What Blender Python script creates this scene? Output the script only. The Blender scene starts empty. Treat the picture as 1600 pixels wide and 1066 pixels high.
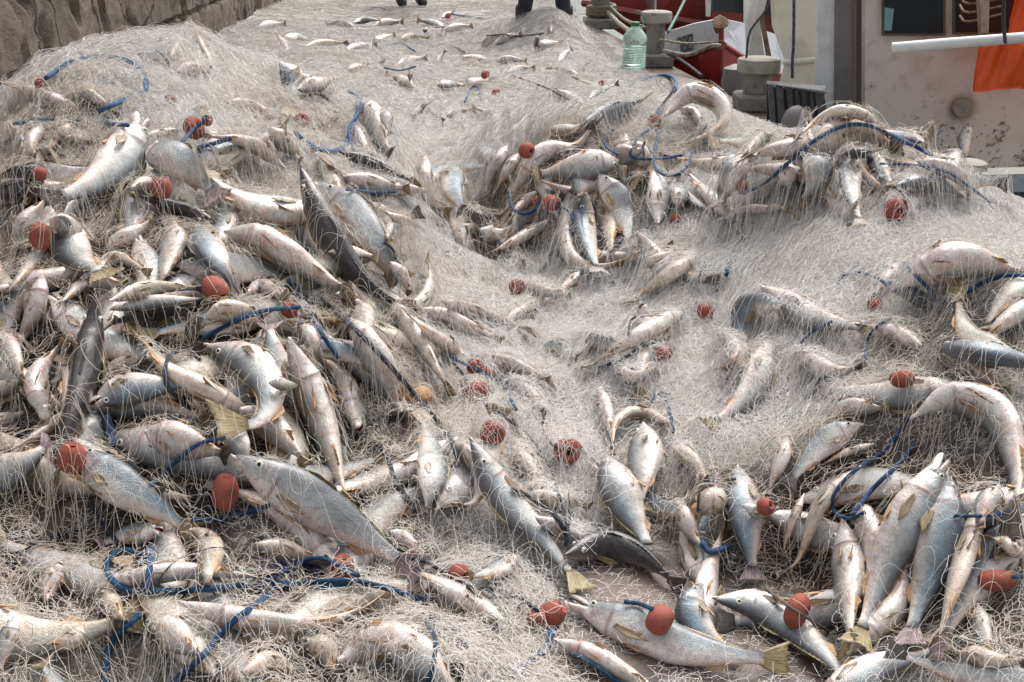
import bpy, math, random
import numpy as np
from mathutils import Vector
R = math.radians
rng = np.random.default_rng(7)
random.seed(7)
C = bpy.context.scene.collection
scene = bpy.context.scene

# ------------------------------------------------------------------ camera, sky, sun, exposure
HC, PITCH, F = 1.35, R(22.0), 1715.0          # F is in pixels of a 1600 px wide frame
cam_d = bpy.data.cameras.new('camera'); cam = bpy.data.objects.new('camera', cam_d); C.objects.link(cam)
cam_d.sensor_width = 36; cam_d.lens = 36*F/1600; cam_d.clip_end = 500; cam_d.clip_start = .05
cam.location = (0, 0, HC); cam.rotation_euler = (R(90)-PITCH, 0, 0)
scene.camera = cam
world = bpy.data.worlds.new('World'); scene.world = world; world.use_nodes = True
wn, wl = world.node_tree.nodes, world.node_tree.links
bg = wn['Background']; sky = wn.new('ShaderNodeTexSky'); sky.sky_type = 'NISHITA'; sky.sun_disc = False
SUN_EL, SUN_ROT = R(58), R(25)
sky.sun_elevation = SUN_EL; sky.sun_rotation = SUN_ROT; sky.dust_density = 6; sky.air_density = 1.0
hs = wn.new('ShaderNodeHueSaturation'); hs.inputs['Saturation'].default_value = .34
wl.new(sky.outputs[0], hs.inputs['Color']); wl.new(hs.outputs[0], bg.inputs[0]); bg.inputs[1].default_value = .15
sd = bpy.data.lights.new('sun', 'SUN'); sd.energy = .95; sd.angle = R(60); sd.color = (1, .99, .98)
sun = bpy.data.objects.new('sun', sd); C.objects.link(sun)
# light comes from behind and to one side of the far end of the quay
sdir = Vector((math.sin(SUN_ROT)*math.cos(SUN_EL), math.cos(SUN_ROT)*math.cos(SUN_EL), math.sin(SUN_EL)))
sun.rotation_euler = sdir.to_track_quat('Z', 'Y').to_euler(); sun.location = (0, 0, 20)
scene.view_settings.view_transform = 'Standard'; scene.view_settings.look = 'None'
scene.view_settings.exposure = .76; scene.view_settings.gamma = 1
scene.cycles.max_bounces = 6; scene.cycles.diffuse_bounces = 3; scene.cycles.transparent_max_bounces = 8

# ------------------------------------------------------------------ maths
FWD = np.array([0, math.cos(PITCH), -math.sin(PITCH)]); UP = np.array([0, math.sin(PITCH), math.cos(PITCH)])
RT = np.array([1., 0, 0]); CAM = np.array([0, 0, HC])
def ray(px, py):
    px = np.asarray(px, float); py = np.asarray(py, float)
    return FWD + ((px-800)/F)[..., None]*RT + ((533-py)/F)[..., None]*UP
def at_depth(px, py, dep): return CAM + ray(px, py)*np.asarray(dep, float)[..., None]
def U(px, py, y):
    d = ray(px, py); return CAM + d*(y/d[..., 1:2])
def project(P):
    q = P-CAM; dep = q@FWD
    return 800+F*(q@RT)/dep, 533-F*(q@UP)/dep, dep
def hash2(ix, iy, seed):
    h = (ix.astype(np.int64)*374761393 + iy.astype(np.int64)*668265263 + seed*1442695041) & 0x7fffffff
    h = ((h ^ (h >> 13))*1274126177) & 0x7fffffff
    return ((h ^ (h >> 16)) & 0xffffff)/float(0xffffff)
def vnoise(x, y, seed=0):
    x = np.asarray(x, float); y = np.asarray(y, float)
    ix = np.floor(x); iy = np.floor(y); fx = x-ix; fy = y-iy
    fx = fx*fx*fx*(fx*(fx*6-15)+10); fy = fy*fy*fy*(fy*(fy*6-15)+10)
    a = hash2(ix, iy, seed); b = hash2(ix+1, iy, seed); c = hash2(ix, iy+1, seed); d = hash2(ix+1, iy+1, seed)
    return (a+(b-a)*fx)*(1-fy)+(c+(d-c)*fx)*fy
def fbm(x, y, seed=0, o=3):
    s = 0; a = 1; t = 0
    for k in range(o):
        s = s+a*vnoise(np.asarray(x)*2**k+17.3*k, np.asarray(y)*2**k-9.1*k, seed+k*31); t += a; a *= .5
    return s/t
def sstep(a, b, x):
    t = np.clip((x-a)/(b-a), 0, 1); return t*t*(3-2*t)
def nrm(v): return v/np.maximum(np.linalg.norm(v, axis=-1, keepdims=True), 1e-9)
def catmull(pts, n):
    p = np.array(pts, float)
    if len(p) == 2: p = np.array([p[0], (p[0]+p[1])/2, p[1]])
    e = np.vstack([2*p[0]-p[1], p, 2*p[-1]-p[-2]])
    out = []
    for i in range(len(p)-1):
        a, b, c, d = e[i:i+4]; t = np.linspace(0, 1, 16, endpoint=False)[:, None]
        out.append(.5*((2*b)+(-a+c)*t+(2*a-5*b+4*c-d)*t*t+(-a+3*b-3*c+d)*t**3))
    q = np.vstack(out+[p[-1:]])
    s = np.r_[0, np.cumsum(np.linalg.norm(np.diff(q, axis=0), axis=1))]
    t = np.linspace(0, s[-1], n)
    return np.stack([np.interp(t, s, q[:, k]) for k in range(q.shape[1])], 1)

# ------------------------------------------------------------------ object helpers
def link_mesh(name, V, Fc, mats, parent=None, smooth=True, loc=None, uv=None, uv2=None, midx=None):
    me = bpy.data.meshes.new(name)
    V = np.asarray(V, float); loc = np.zeros(3) if loc is None else np.asarray(loc, float)
    me.from_pydata((V-loc).tolist(), [], [tuple(int(i) for i in f) for f in Fc])
    for m in (mats if isinstance(mats, (list, tuple)) else [mats]): me.materials.append(m)
    if smooth: me.polygons.foreach_set('use_smooth', [True]*len(me.polygons))
    if midx is not None: me.polygons.foreach_set('material_index', midx)
    if uv is not None or uv2 is not None:
        li = np.zeros(len(me.loops), int); me.loops.foreach_get('vertex_index', li)
        for nm, arr in (('UVMap', uv), ('SD', uv2)):
            if arr is not None:
                l = me.uv_layers.new(name=nm); l.data.foreach_set('uv', np.asarray(arr, float)[li].ravel())
    me.update()
    o = bpy.data.objects.new(name, me); C.objects.link(o)
    if parent is not None: o.parent = parent
    else: o.location = loc
    return o
def tag(o, label=None, cat=None, group=None, kind=None):
    if label: o['label'] = label
    if cat: o['category'] = cat
    if group: o['group'] = group
    if kind: o['kind'] = kind
    return o
def empty(name, loc):
    o = bpy.data.objects.new(name, None); C.objects.link(o); o.location = loc; o.empty_display_size = .1; return o
class MB:
    """collects boxes, prisms, tubes and lathes in world space, then links them as ONE mesh"""
    def __init__(s): s.v = []; s.f = []; s.n = 0
    def add(s, V, Fc):
        s.v.append(np.asarray(V, float)); s.f += [tuple(i+s.n for i in f) for f in Fc]; s.n += len(V); return s
    def box(s, x0, x1, y0, y1, z0, z1, b=.004):
        # a box with chamfered vertical and horizontal edges
        b = min(b, (x1-x0)/3, (y1-y0)/3, (z1-z0)/3); V = []; 
        for z, i in ((z0, b), (z0+b, 0), (z1-b, 0), (z1, b)):
            for (x, y) in ((x0+b+i, y0+i), (x1-b-i, y0+i), (x1-i, y0+b+i), (x1-i, y1-b-i), (x1-b-i, y1-i), (x0+b+i, y1-i), (x0+i, y1-b-i), (x0+i, y0+b+i)): V.append((x, y, z))
        Fc = [tuple(range(7, -1, -1)), tuple(range(24, 32))]
        for r in range(3):
            for k in range(8): a = r*8+k; c = r*8+(k+1) % 8; Fc.append((a, c, c+8, a+8))
        return s.add(V, Fc)
    def slab(s, P, Q):
        """solid between two corresponding outlines"""
        n = len(P); V = list(P)+list(Q)
        return s.add(V, [tuple(range(n))[::-1], tuple(range(n, 2*n))]+[(k, (k+1) % n, n+(k+1) % n, n+k) for k in range(n)])
    def lathe(s, c, prof, n=32, axis=(0, 0, 1), jit=0):
        ax = nrm(np.array(axis, float)); t = np.array([1., 0, 0]) if abs(ax[0]) < .8 else np.array([0, 1., 0])
        u = nrm(np.cross(ax, t)); w = np.cross(ax, u); V = []; m = len(prof)
        for (r, h) in prof:
            for k in range(n):
                a = 2*math.pi*k/n; rr = r*(1+jit*(random.random()-.5)); V.append(np.array(c)+ax*h+(u*math.cos(a)+w*math.sin(a))*rr)
        Fc = [(i*n+k, i*n+(k+1) % n, (i+1)*n+(k+1) % n, (i+1)*n+k) for i in range(m-1) for k in range(n)]
        Fc += [tuple(range(n))[::-1], tuple(range((m-1)*n, m*n))]
        return s.add(V, Fc)
    def tube(s, P, r, n=8):
        V, Fc = tube_arr(P, r, n); return s.add(V, Fc)
    def build(s, name, mat, parent=None, smooth=False, sharp=True):
        o = link_mesh(name, np.vstack(s.v), s.f, mat, None, smooth)
        if parent is not None:
            o.parent = parent; o.matrix_parent_inverse = parent.matrix_basis.inverted() if False else o.matrix_parent_inverse
            o.location = -Vector(parent.location)
        if smooth and sharp:
            o.data.set_sharp_from_angle(angle=R(38))
        return o
def tube_arr(P, r, n=8):
    P = np.asarray(P, float); m = len(P); T = nrm(np.gradient(P, axis=0)); r = np.broadcast_to(r, (m,))
    ref = np.array([0, 0, 1.]); u = nrm(np.cross(T, ref)+1e-6*np.array([1, 0, 0])); w = np.cross(T, u)
    a = np.linspace(0, 2*math.pi, n, endpoint=False)
    V = P[:, None]+r[:, None, None]*(np.cos(a)[None, :, None]*u[:, None]+np.sin(a)[None, :, None]*w[:, None])
    Fc = [(i*n+k, i*n+(k+1) % n, (i+1)*n+(k+1) % n, (i+1)*n+k) for i in range(m-1) for k in range(n)]
    Fc += [tuple(range(n))[::-1], tuple(range((m-1)*n, m*n))]
    return V.reshape(-1, 3), Fc

# ------------------------------------------------------------------ materials
class NT:
    def __init__(s, name):
        s.m = bpy.data.materials.new(name); s.m.use_nodes = True; s.t = s.m.node_tree; s.p = s.t.nodes['Principled BSDF']
    def n(s, typ, **kw):
        nd = s.t.nodes.new(typ)
        for k, v in kw.items():
            if k in nd.inputs: s.set(nd.inputs[k], v)
            else: setattr(nd, k, v)
        return nd
    def set(s, inp, v):
        if hasattr(v, 'links') or isinstance(v, bpy.types.NodeSocket): s.t.links.new(v, inp)
        else: inp.default_value = v
    def noise(s, vec, scale, detail=3, rough=.55, dist=0):
        nd = s.n('ShaderNodeTexNoise'); s.set(nd.inputs['Vector'], vec); nd.inputs['Scale'].default_value = scale
        nd.inputs['Detail'].default_value = detail; nd.inputs['Roughness'].default_value = rough; nd.inputs['Distortion'].default_value = dist
        return nd.outputs['Fac']
    def ramp(s, fac, stops, interp='LINEAR'):
        nd = s.n('ShaderNodeValToRGB'); s.set(nd.inputs['Fac'], fac); cr = nd.color_ramp; cr.interpolation = interp
        while len(cr.elements) < len(stops): cr.elements.new(.5)
        for e, (p, c) in zip(cr.elements, stops): e.position = p; e.color = (*c, 1) if len(c) == 3 else c
        return nd.outputs['Color']
    def mix(s, fac, a, b, mode='MIX'):
        nd = s.n('ShaderNodeMix', data_type='RGBA', blend_type=mode); s.set(nd.inputs[0], fac)
        for i, v in ((6, a), (7, b)):
            if isinstance(v, tuple): v = (*v, 1) if len(v) == 3 else v
            s.set(nd.inputs[i], v)
        return nd.outputs[2]
    def math(s, op, a, b=0., clamp=False):
        nd = s.n('ShaderNodeMath', operation=op); nd.use_clamp = clamp; s.set(nd.inputs[0], a); s.set(nd.inputs[1], b); return nd.outputs[0]
    def step(s, v, a, b):
        nd = s.n('ShaderNodeMapRange'); nd.interpolation_type = 'SMOOTHSTEP'; s.set(nd.inputs[0], v); nd.inputs[1].default_value = a; nd.inputs[2].default_value = b
        return nd.outputs[0]
    def bump(s, h, strength=.3, dist=.01, normal=None):
        nd = s.n('ShaderNodeBump'); s.set(nd.inputs['Height'], h); nd.inputs['Strength'].default_value = strength; nd.inputs['Distance'].default_value = dist
        if normal is not None: s.set(nd.inputs['Normal'], normal)
        s.t.links.new(nd.outputs[0], s.p.inputs['Normal']); return nd.outputs[0]
    def obj(s): return s.n('ShaderNodeTexCoord').outputs['Object']
    def pos(s): return s.n('ShaderNodeNewGeometry').outputs['Position']
    def fin(s, col, rough=.6, **kw):
        s.set(s.p.inputs['Base Color'], (*col, 1) if isinstance(col, tuple) and len(col) == 3 else col); s.set(s.p.inputs['Roughness'], rough)
        for k, v in kw.items(): s.set(s.p.inputs[k.replace('_', ' ')], v)
        return s.m
def srgb(r, g, b):
    f = lambda c: (c/255/12.92) if c/255 <= .04045 else ((c/255+.055)/1.055)**2.4
    return (f(r), f(g), f(b))

def fish_mat(name, back, flank, belly, irid, pink, orange, dark=0):
    t = NT(name)
    sdn = t.n('ShaderNodeUVMap', uv_map='SD').outputs[0]; uv = t.n('ShaderNodeUVMap', uv_map='UVMap').outputs[0]
    sep = t.n('ShaderNodeSeparateXYZ'); t.set(sep.inputs[0], sdn); s_, d_ = sep.outputs[0], sep.outputs[1]
    rnd = t.n('ShaderNodeObjectInfo').outputs['Random']; ob = t.pos()
    n1 = t.noise(ob, 22, 4, .6); n2 = t.noise(ob, 60, 3, .6); n3 = t.noise(ob, 300, 2, .6)
    dd = t.math('ADD', d_, t.math('MULTIPLY', t.math('SUBTRACT', n1, .5), .28))
    col = t.ramp(dd, [(0, back), (.22, tuple(.6*a+.4*b for a, b in zip(back, flank))), (.42, flank), (.60, tuple(.45*a+.55*b for a, b in zip(flank, belly))), (.75, belly)])
    # blue-green sheen patches on the upper flank
    flankm = t.math('MULTIPLY', t.step(d_, .08, .28), t.math('SUBTRACT', 1., t.step(d_, .40, .62)))
    col = t.mix(t.math('MULTIPLY', t.math('MULTIPLY', flankm, t.step(n1, .38, .62)), irid), col, srgb(120, 165, 185))
    # pink bruising on belly and head, orange towards the vent
    ventm = t.step(d_, .5, .8)
    head = t.math('SUBTRACT', 1., t.step(s_, .16, .30))
    col = t.mix(t.math('MULTIPLY', t.math('MULTIPLY', t.math('MAXIMUM', ventm, t.math('MULTIPLY', head, .6)), t.step(t.noise(ob, 26, 5, .7, .6), .42, .78)), pink), col, srgb(196, 120, 112))
    col = t.mix(t.math('MULTIPLY', t.math('MULTIPLY', t.step(s_, .52, .80), t.step(d_, .62, .9)), orange*.7), col, srgb(206, 160, 108))
    # scale rows
    mr = t.n('ShaderNodeMapping'); t.set(mr.inputs[0], uv); mr.inputs['Rotation'].default_value = (0, 0, R(45)); mr.inputs['Scale'].default_value = (1, 1.25, 1)
    vo = t.n('ShaderNodeTexVoronoi', feature='F1'); t.set(vo.inputs['Vector'], mr.outputs[0]); vo.inputs['Scale'].default_value = 270; vo.inputs['Randomness'].default_value = .3
    edge = t.step(vo.outputs['Distance'], .28, .62)
    body = t.math('MULTIPLY', t.step(s_, .20, .27), t.math('SUBTRACT', 1., t.math('MULTIPLY', t.step(d_, .62, .85), .75)))
    sc = t.math('MULTIPLY', edge, body)
    col = t.mix(t.math('MULTIPLY', sc, .22), col, t.mix(1., col, (.32, .33, .34), 'MULTIPLY'))
    # mud specks and smears
    n4 = t.noise(ob, 11, 6, .72, .8); col = t.mix(t.math('MULTIPLY', t.step(n4, .44, .66), .62), col, t.mix(1., col, (.42, .40, .37), 'MULTIPLY'))
    col = t.mix(t.math('MULTIPLY', t.step(n2, .56, .70), .48), col, srgb(122, 104, 88))
    col = t.mix(t.math('MULTIPLY', t.step(n3, .60, .70), .5), col, srgb(90, 74, 62))
    gl = t.math('MULTIPLY', t.step(s_, .216, .232), t.math('SUBTRACT', 1., t.step(s_, .236, .25)))
    gl = t.math('MULTIPLY', gl, t.step(d_, .22, .34))
    col = t.mix(t.math('MULTIPLY', gl, .55), col, srgb(120, 62, 58))
    def line(x, c0, w_): return t.math('SUBTRACT', 1., t.step(t.math('ABSOLUTE', t.math('SUBTRACT', x, c0)), w_*.4, w_))
    mth = t.math('MULTIPLY', line(t.math('ADD', d_, t.math('MULTIPLY', s_, -.6)), .50, .035), t.math('SUBTRACT', 1., t.step(s_, .085, .10)))
    cheek = t.math('MULTIPLY', line(t.math('ADD', s_, t.math('MULTIPLY', t.math('ABSOLUTE', t.math('SUBTRACT', d_, .55)), .10)), .165, .006), t.math('SUBTRACT', 1., t.step(t.math('ABSOLUTE', t.math('SUBTRACT', d_, .55)), .2, .3)))
    col = t.mix(t.math('MULTIPLY', t.math('MAXIMUM', mth, t.math('MULTIPLY', cheek, .6)), .7), col, srgb(96, 70, 66))
    hv = t.n('ShaderNodeHueSaturation'); t.set(hv.inputs['Color'], col)
    t.set(hv.inputs['Value'], t.math('ADD', .88, t.math('MULTIPLY', rnd, .26)))
    h = t.math('SUBTRACT', t.math('MULTIPLY', n2, 1.2), sc)
    b0 = t.bump(t.math('ADD', n4, t.math('MULTIPLY', n1, .7)), .55, .010)
    t.bump(h, .45, .0014, b0)
    rough = t.math('ADD', .16, t.math('MULTIPLY', n2, .36))
    return t.fin(hv.outputs[0], rough, Specular_IOR_Level=.55, Metallic=.0 if dark else .12, Coat_Weight=.55, Coat_Roughness=.12, Subsurface_Weight=0.0)
MF = {
 's': fish_mat('skin_silver', srgb(84, 90, 96), srgb(180, 179, 174), srgb(226, 219, 212), .24, .55, .5),
 'p': fish_mat('skin_pale', srgb(128, 124, 122), srgb(196, 192, 188), srgb(228, 221, 215), .15, .75, .55),
 'b': fish_mat('skin_bluish', srgb(66, 76, 88), srgb(150, 158, 162), srgb(222, 214, 204), .42, .35, .35),
 'd': fish_mat('skin_dark', srgb(44, 40, 42), srgb(68, 64, 66), srgb(140, 128, 120), .05, .2, .2, 1),
 'y': fish_mat('skin_yellowish', srgb(124, 118, 104), srgb(196, 188, 172), srgb(224, 212, 194), .12, .45, .9),
}
def fin_mat(name, a, b, tr=.25):
    t = NT(name); uv = t.n('ShaderNodeUVMap', uv_map='UVMap').outputs[0]
    sep = t.n('ShaderNodeSeparateXYZ'); t.set(sep.inputs[0], uv)
    w = t.n('ShaderNodeTexNoise'); mp = t.n('ShaderNodeMapping'); t.set(mp.inputs[0], uv); mp.inputs['Scale'].default_value = (38, 2.2, 1)
    t.set(w.inputs['Vector'], mp.outputs[0]); w.inputs['Scale'].default_value = 1; w.inputs['Detail'].default_value = 3
    col = t.mix(t.step(w.outputs['Fac'], .35, .65), a, b)
    col = t.mix(t.math('MULTIPLY', t.step(t.noise(t.pos(), 90, 3), .5, .7), .5), col, tuple(.45*c for c in a))
    t.bump(w.outputs['Fac'], .6, .001)
    return t.fin(col, .42, Transmission_Weight=0., Coat_Weight=.15)
MFIN = {'o': fin_mat('fin_olive', srgb(120, 104, 74), srgb(172, 152, 112)), 'r': fin_mat('fin_orange', srgb(184, 128, 74), srgb(204, 168, 124)),
        'v': fin_mat('fin_mauve', srgb(112, 92, 98), srgb(168, 146, 144)), 'g': fin_mat('fin_grey', srgb(72, 68, 66), srgb(124, 116, 106)),
        't': fin_mat('fin_tan', srgb(134, 112, 86), srgb(186, 164, 134))}
def simple(name, col, rough=.6, n=30, amt=.35, bump=.2, bd=.003, dark=None, **kw):
    t = NT(name); ob = t.obj(); a = t.noise(ob, n, 4, .6)
    dk = dark or tuple(c*.45 for c in col)
    c = t.mix(t.math('MULTIPLY', t.step(a, .45, .75), amt), col, dk)
    t.bump(t.noise(ob, n*3, 3), bump, bd)
    return t.fin(c, rough, **kw)
M_EYE = simple('eye_iris', srgb(206, 204, 190), .15, 200, .3); M_PUP = simple('eye_pupil', (.008, .01, .014), .05, 50, 0, 0)
M_MOUTH = simple('mouth_flesh', srgb(150, 62, 58), .25, 140, .8, .4, .002, dark=srgb(60, 20, 22)); M_HOLE = simple('dark_hole', (.01, .008, .008), .8, 20, 0, 0)
M_FLOAT = simple('float_foam', srgb(148, 76, 60), .75, 34, .85, .7, .002, dark=srgb(106, 60, 52))
M_CORK = simple('float_cork', srgb(178, 134, 86), .7, 80, .6, .5, .002, dark=srgb(120, 84, 50))
def rope_mat(name, col, dk):
    t = NT(name); uv = t.n('ShaderNodeUVMap', uv_map='UVMap').outputs[0]
    w = t.n('ShaderNodeTexWave', wave_type='BANDS', bands_direction='DIAGONAL'); t.set(w.inputs['Vector'], uv); w.inputs['Scale'].default_value = 1.6; w.inputs['Distortion'].default_value = .8
    n = t.noise(t.pos(), 120, 4, .6)
    c = t.mix(t.step(w.outputs['Fac'], .1, .7), dk, col); c = t.mix(t.math('MULTIPLY', t.step(n, .5, .72), .4), c, srgb(150, 145, 138))
    t.bump(t.math('ADD', w.outputs['Fac'], t.math('MULTIPLY', n, .5)), .8, .0025)
    return t.fin(c, .55, Specular_IOR_Level=.4)
MR = {'t': rope_mat('rope_teal', srgb(40, 98, 134), srgb(22, 60, 90)), 'b': rope_mat('rope_blue', srgb(58, 104, 150), srgb(32, 66, 106)),
      'k': rope_mat('rope_dark', srgb(62, 74, 88), srgb(28, 34, 44)), 'n': rope_mat('rope_brown', srgb(128, 116, 98), srgb(74, 66, 54)), 'g': rope_mat('rope_green', srgb(40, 120, 100), srgb(20, 70, 60)),
      'v': rope_mat('thread_violet', srgb(66, 74, 140), srgb(40, 44, 96)), 'w': rope_mat('rope_hemp', srgb(150, 140, 124), srgb(92, 84, 74))}

# ------------------------------------------------------------------ the heap: height field from control points (pixel, pixel, metres away)
def x_edge(y): return 1.75-.14*(np.asarray(y)-7.1)
CP = [(100,300,3.0),(60,210,3.4),(150,100,3.9),(280,90,4.2),(380,110,4.6),(200,200,3.4),(300,250,3.3),(330,62,4.6),(220,62,4.2),(120,75,4.0),(60,125,3.8),(10,185,3.7),(-60,230,3.6),(420,80,5.0),(720,345,4.3),(760,330,4.4),(820,330,4.2),(430,200,3.9),(450,410,2.95),(300,400,2.75),(100,430,2.65),(500,300,3.5),
 (100,600,2.3),(250,600,2.3),(400,620,2.35),(100,850,1.88),(300,800,1.95),(300,1000,1.62),(60,1000,1.62),(550,700,2.3),(600,560,2.6),(550,880,1.9),(500,1020,1.62),
 (700,1000,1.68),(720,850,2.0),(700,700,2.32),(720,600,2.7),(800,520,3.1),(850,450,3.5),(660,450,3.1),(600,380,3.4),(640,280,4.1),(600,190,4.6),(520,170,4.4),
 (880,400,3.75),(920,340,3.95),(900,228,4.2),(960,188,4.45),(770,232,4.6),(840,222,4.4),(1080,205,4.4),(1080,166,4.7),(1000,150,5.2),(720,330,4.2),(700,280,4.7),(780,270,4.55),
 (700,200,6.2),(600,120,7.4),(500,90,7.6),(700,100,9.2),(850,150,7.4),(862,18,11.0),(850,45,10.6),(860,75,9.9),(800,66,10.7),(930,66,10.9),(700,40,12.6),(500,40,12.4),(480,10,15),(800,10,15),(960,110,8.8),
 (1150,500,2.95),(1100,420,3.3),(1150,350,3.5),(1050,330,3.75),(1180,250,3.9),(1320,222,3.7),(1400,266,3.4),(1400,328,3.0),(1500,338,3.15),(1570,372,3.05),(1600,420,2.6),(1550,470,2.45),
 (1400,500,2.5),(1250,480,2.7),(1400,600,2.3),(1250,620,2.45),(1100,600,2.65),(1000,560,2.85),(950,660,2.5),(1050,720,2.3),(1250,750,2.12),(1450,750,2.0),(1580,700,2.0),
 (1400,860,1.85),(1550,850,1.8),(1450,980,1.68),(1590,1000,1.60),(1180,830,2.05),(1250,900,1.98),(1000,800,2.22),(860,780,2.2),(820,900,1.95),(780,1040,1.62),(1320,1000,1.72)]
Wc = np.array([U(np.float64(a), np.float64(b), d) for a, b, d in CP])
bare = [(940,1060),(1060,1060),(1180,1050),(1270,1052),(960,925),(1060,965),(1080,900),(1180,930),(1110,1000)]
Wb = []
for a, b in bare:
    d = ray(np.float64(a), np.float64(b)); t_ = -HC/d[2]; p = CAM+d*t_; p[2] = -.035; Wb.append(p)
off = [(-2.9, 9, .10), (-2.6, 7, .1), (-2.9, 13, .1), (-2.9, 18, .1), (0, 20, .08), (1.2, 13, .05), (-2.6, 3, .3), (-2.6, 2, .3), (-1.6, 1.3, .12), (0, 1.2, .08), (1.2, 1.2, .05), (2.2, 3, .35), (2, 2, .2), (1.9, 4.2, .3), (1.7, 5.2, .15), (-2.7, 5.5, .12), (1.3, 6.5, .1), (-1.2, 6.5, .2)]
Wc = np.vstack([Wc, Wb, off])
def tq(x, y): return np.stack([np.asarray(x)/np.asarray(y)*4, np.log(y)*2], -1)
Q = tq(Wc[:, 0], Wc[:, 1])
def phi(r2): return np.where(r2 > 0, .5*r2*np.log(np.maximum(r2, 1e-12)), 0)
n_ = len(Q); K = phi(((Q[:, None]-Q[None])**2).sum(-1))+np.eye(n_)*.002; Pm = np.c_[np.ones(n_), Q]
sol = np.linalg.solve(np.block([[K, Pm], [Pm.T, np.zeros((3, 3))]]), np.r_[Wc[:, 2], 0, 0, 0])
GX0, GX1, GY0, GY1, GS = -3.1, 2.7, 1.15, 20.0, .01
gx = np.arange(GX0, GX1, GS); gy = np.arange(GY0, GY1, GS)
def tps(x, y):
    q = tq(x, y); out = sol[n_]+q@sol[n_+1:]
    for k in range(n_): out = out+sol[k]*phi(((q-Q[k])**2).sum(-1))
    return out
cgx = np.arange(GX0, GX1+.06, .05); cgy = np.arange(GY0, GY1+.06, .05)
CX, CY = np.meshgrid(cgx, cgy); coarse = np.clip(tps(CX, CY), -.05, .98)
def bil(grid, x, y, x0, y0, s):
    fx = np.clip((np.asarray(x)-x0)/s, 0, grid.shape[1]-1.001); fy = np.clip((np.asarray(y)-y0)/s, 0, grid.shape[0]-1.001)
    ix = fx.astype(int); iy = fy.astype(int); fx = fx-ix; fy = fy-iy
    return (grid[iy, ix]*(1-fx)+grid[iy, ix+1]*fx)*(1-fy)+(grid[iy+1, ix]*(1-fx)+grid[iy+1, ix+1]*fx)*fy
def xb(y): return np.interp(y, [1.2, 3.2, 4.5, 5.5, 7, 9, 10, 13.5, 20], [2.25, 2.1, 1.95, 1.8, 1.5, 1.15, 1.0, .85, .6])
XX, YY = np.meshgrid(gx, gy)
base = bil(coarse, XX, YY, GX0, GY0, .05)
near = 1-sstep(5, 8, YY)
on = sstep(-.02, .06, base)
deep = sstep(.5, -.2, XX)*near
bump = (fbm(XX/.32, YY/.32, 3, 4)-.5)*.10*(.35+.65*near)+(fbm(XX/.10, YY/.10, 9, 3)-.5)*(.035+.06*deep)-.02*deep
wrk = (fbm(XX/.5+2*fbm(XX/.4, YY/.6, 5, 2), YY/.2, 21, 4)-.5)*.085*(1-near)     # folds of the flat far netting
Hs = base.copy()
Hf = base+on*(bump+wrk)
ed = sstep(0, .30, xb(YY)+.10*(fbm(XX*0+3, YY/.35, 77)-.5)-XX)
Hf = -.05+(Hf+.05)*ed; Hs = -.05+(Hs+.05)*ed
def H(x, y): return bil(Hf, x, y, GX0, GY0, GS)

# ------------------------------------------------------------------ depth of the heap seen along each view ray, used to set things down on it
BW, BH, BS = 420, 290, 4.0; BX0, BY0 = -40, -40
bpx = BX0+BS*(np.arange(BW)+.5); bpy_ = BY0+BS*(np.arange(BH)+.5); PX, PY = np.meshgrid(bpx, bpy_)
D = ray(PX, PY); zb = np.full(PX.shape, np.nan); prev = 1.1
ys = 1.2*np.power(20/1.2, np.linspace(0, 1, 700))
for y in ys:
    t = y/D[..., 1]; z = HC+D[..., 2]*t; x = D[..., 0]*t
    hit = np.isnan(zb) & (z < np.maximum(H(x, y), 0.0))
    zb[hit] = t[hit]
zb[np.isnan(zb)] = 19
zheap = zb.copy()
def zget(buf, px, py):
    ix = np.clip(((np.asarray(px)-BX0)/BS).astype(int), 0, BW-1); iy = np.clip(((np.asarray(py)-BY0)/BS).astype(int), 0, BH-1); return buf[iy, ix]
ENVZ = np.full(XX.shape, -9.0); ENVC = np.ones(XX.shape)
def splat(P, cov, grow=1):
    """record a placed thing's surface so that later things rest on it and netting drapes over it"""
    P = P.reshape(-1, 3); px, py, dep = project(P)
    ix = ((px-BX0)/BS).astype(int); iy = ((py-BY0)/BS).astype(int)
    for dx in (-1, 0, 1):
        for dy in (-1, 0, 1):
            jx = np.clip(ix+dx, 0, BW-1); jy = np.clip(iy+dy, 0, BH-1); np.minimum.at(zb, (jy, jx), dep)
    gxx = ((P[:, 0]-GX0)/GS).astype(int); gyy = ((P[:, 1]-GY0)/GS).astype(int)
    for dx in range(-grow, grow+1):
        for dy in range(-grow, grow+1):
            jx = np.clip(gxx+dx, 0, XX.shape[1]-1); jy = np.clip(gyy+dy, 0, XX.shape[0]-1)
            old = ENVZ[jy, jx]; np.maximum.at(ENVZ, (jy, jx), P[:, 2]); ch = ENVZ[jy, jx] > old+1e-6; ENVC[jy[ch], jx[ch]] = cov

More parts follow.
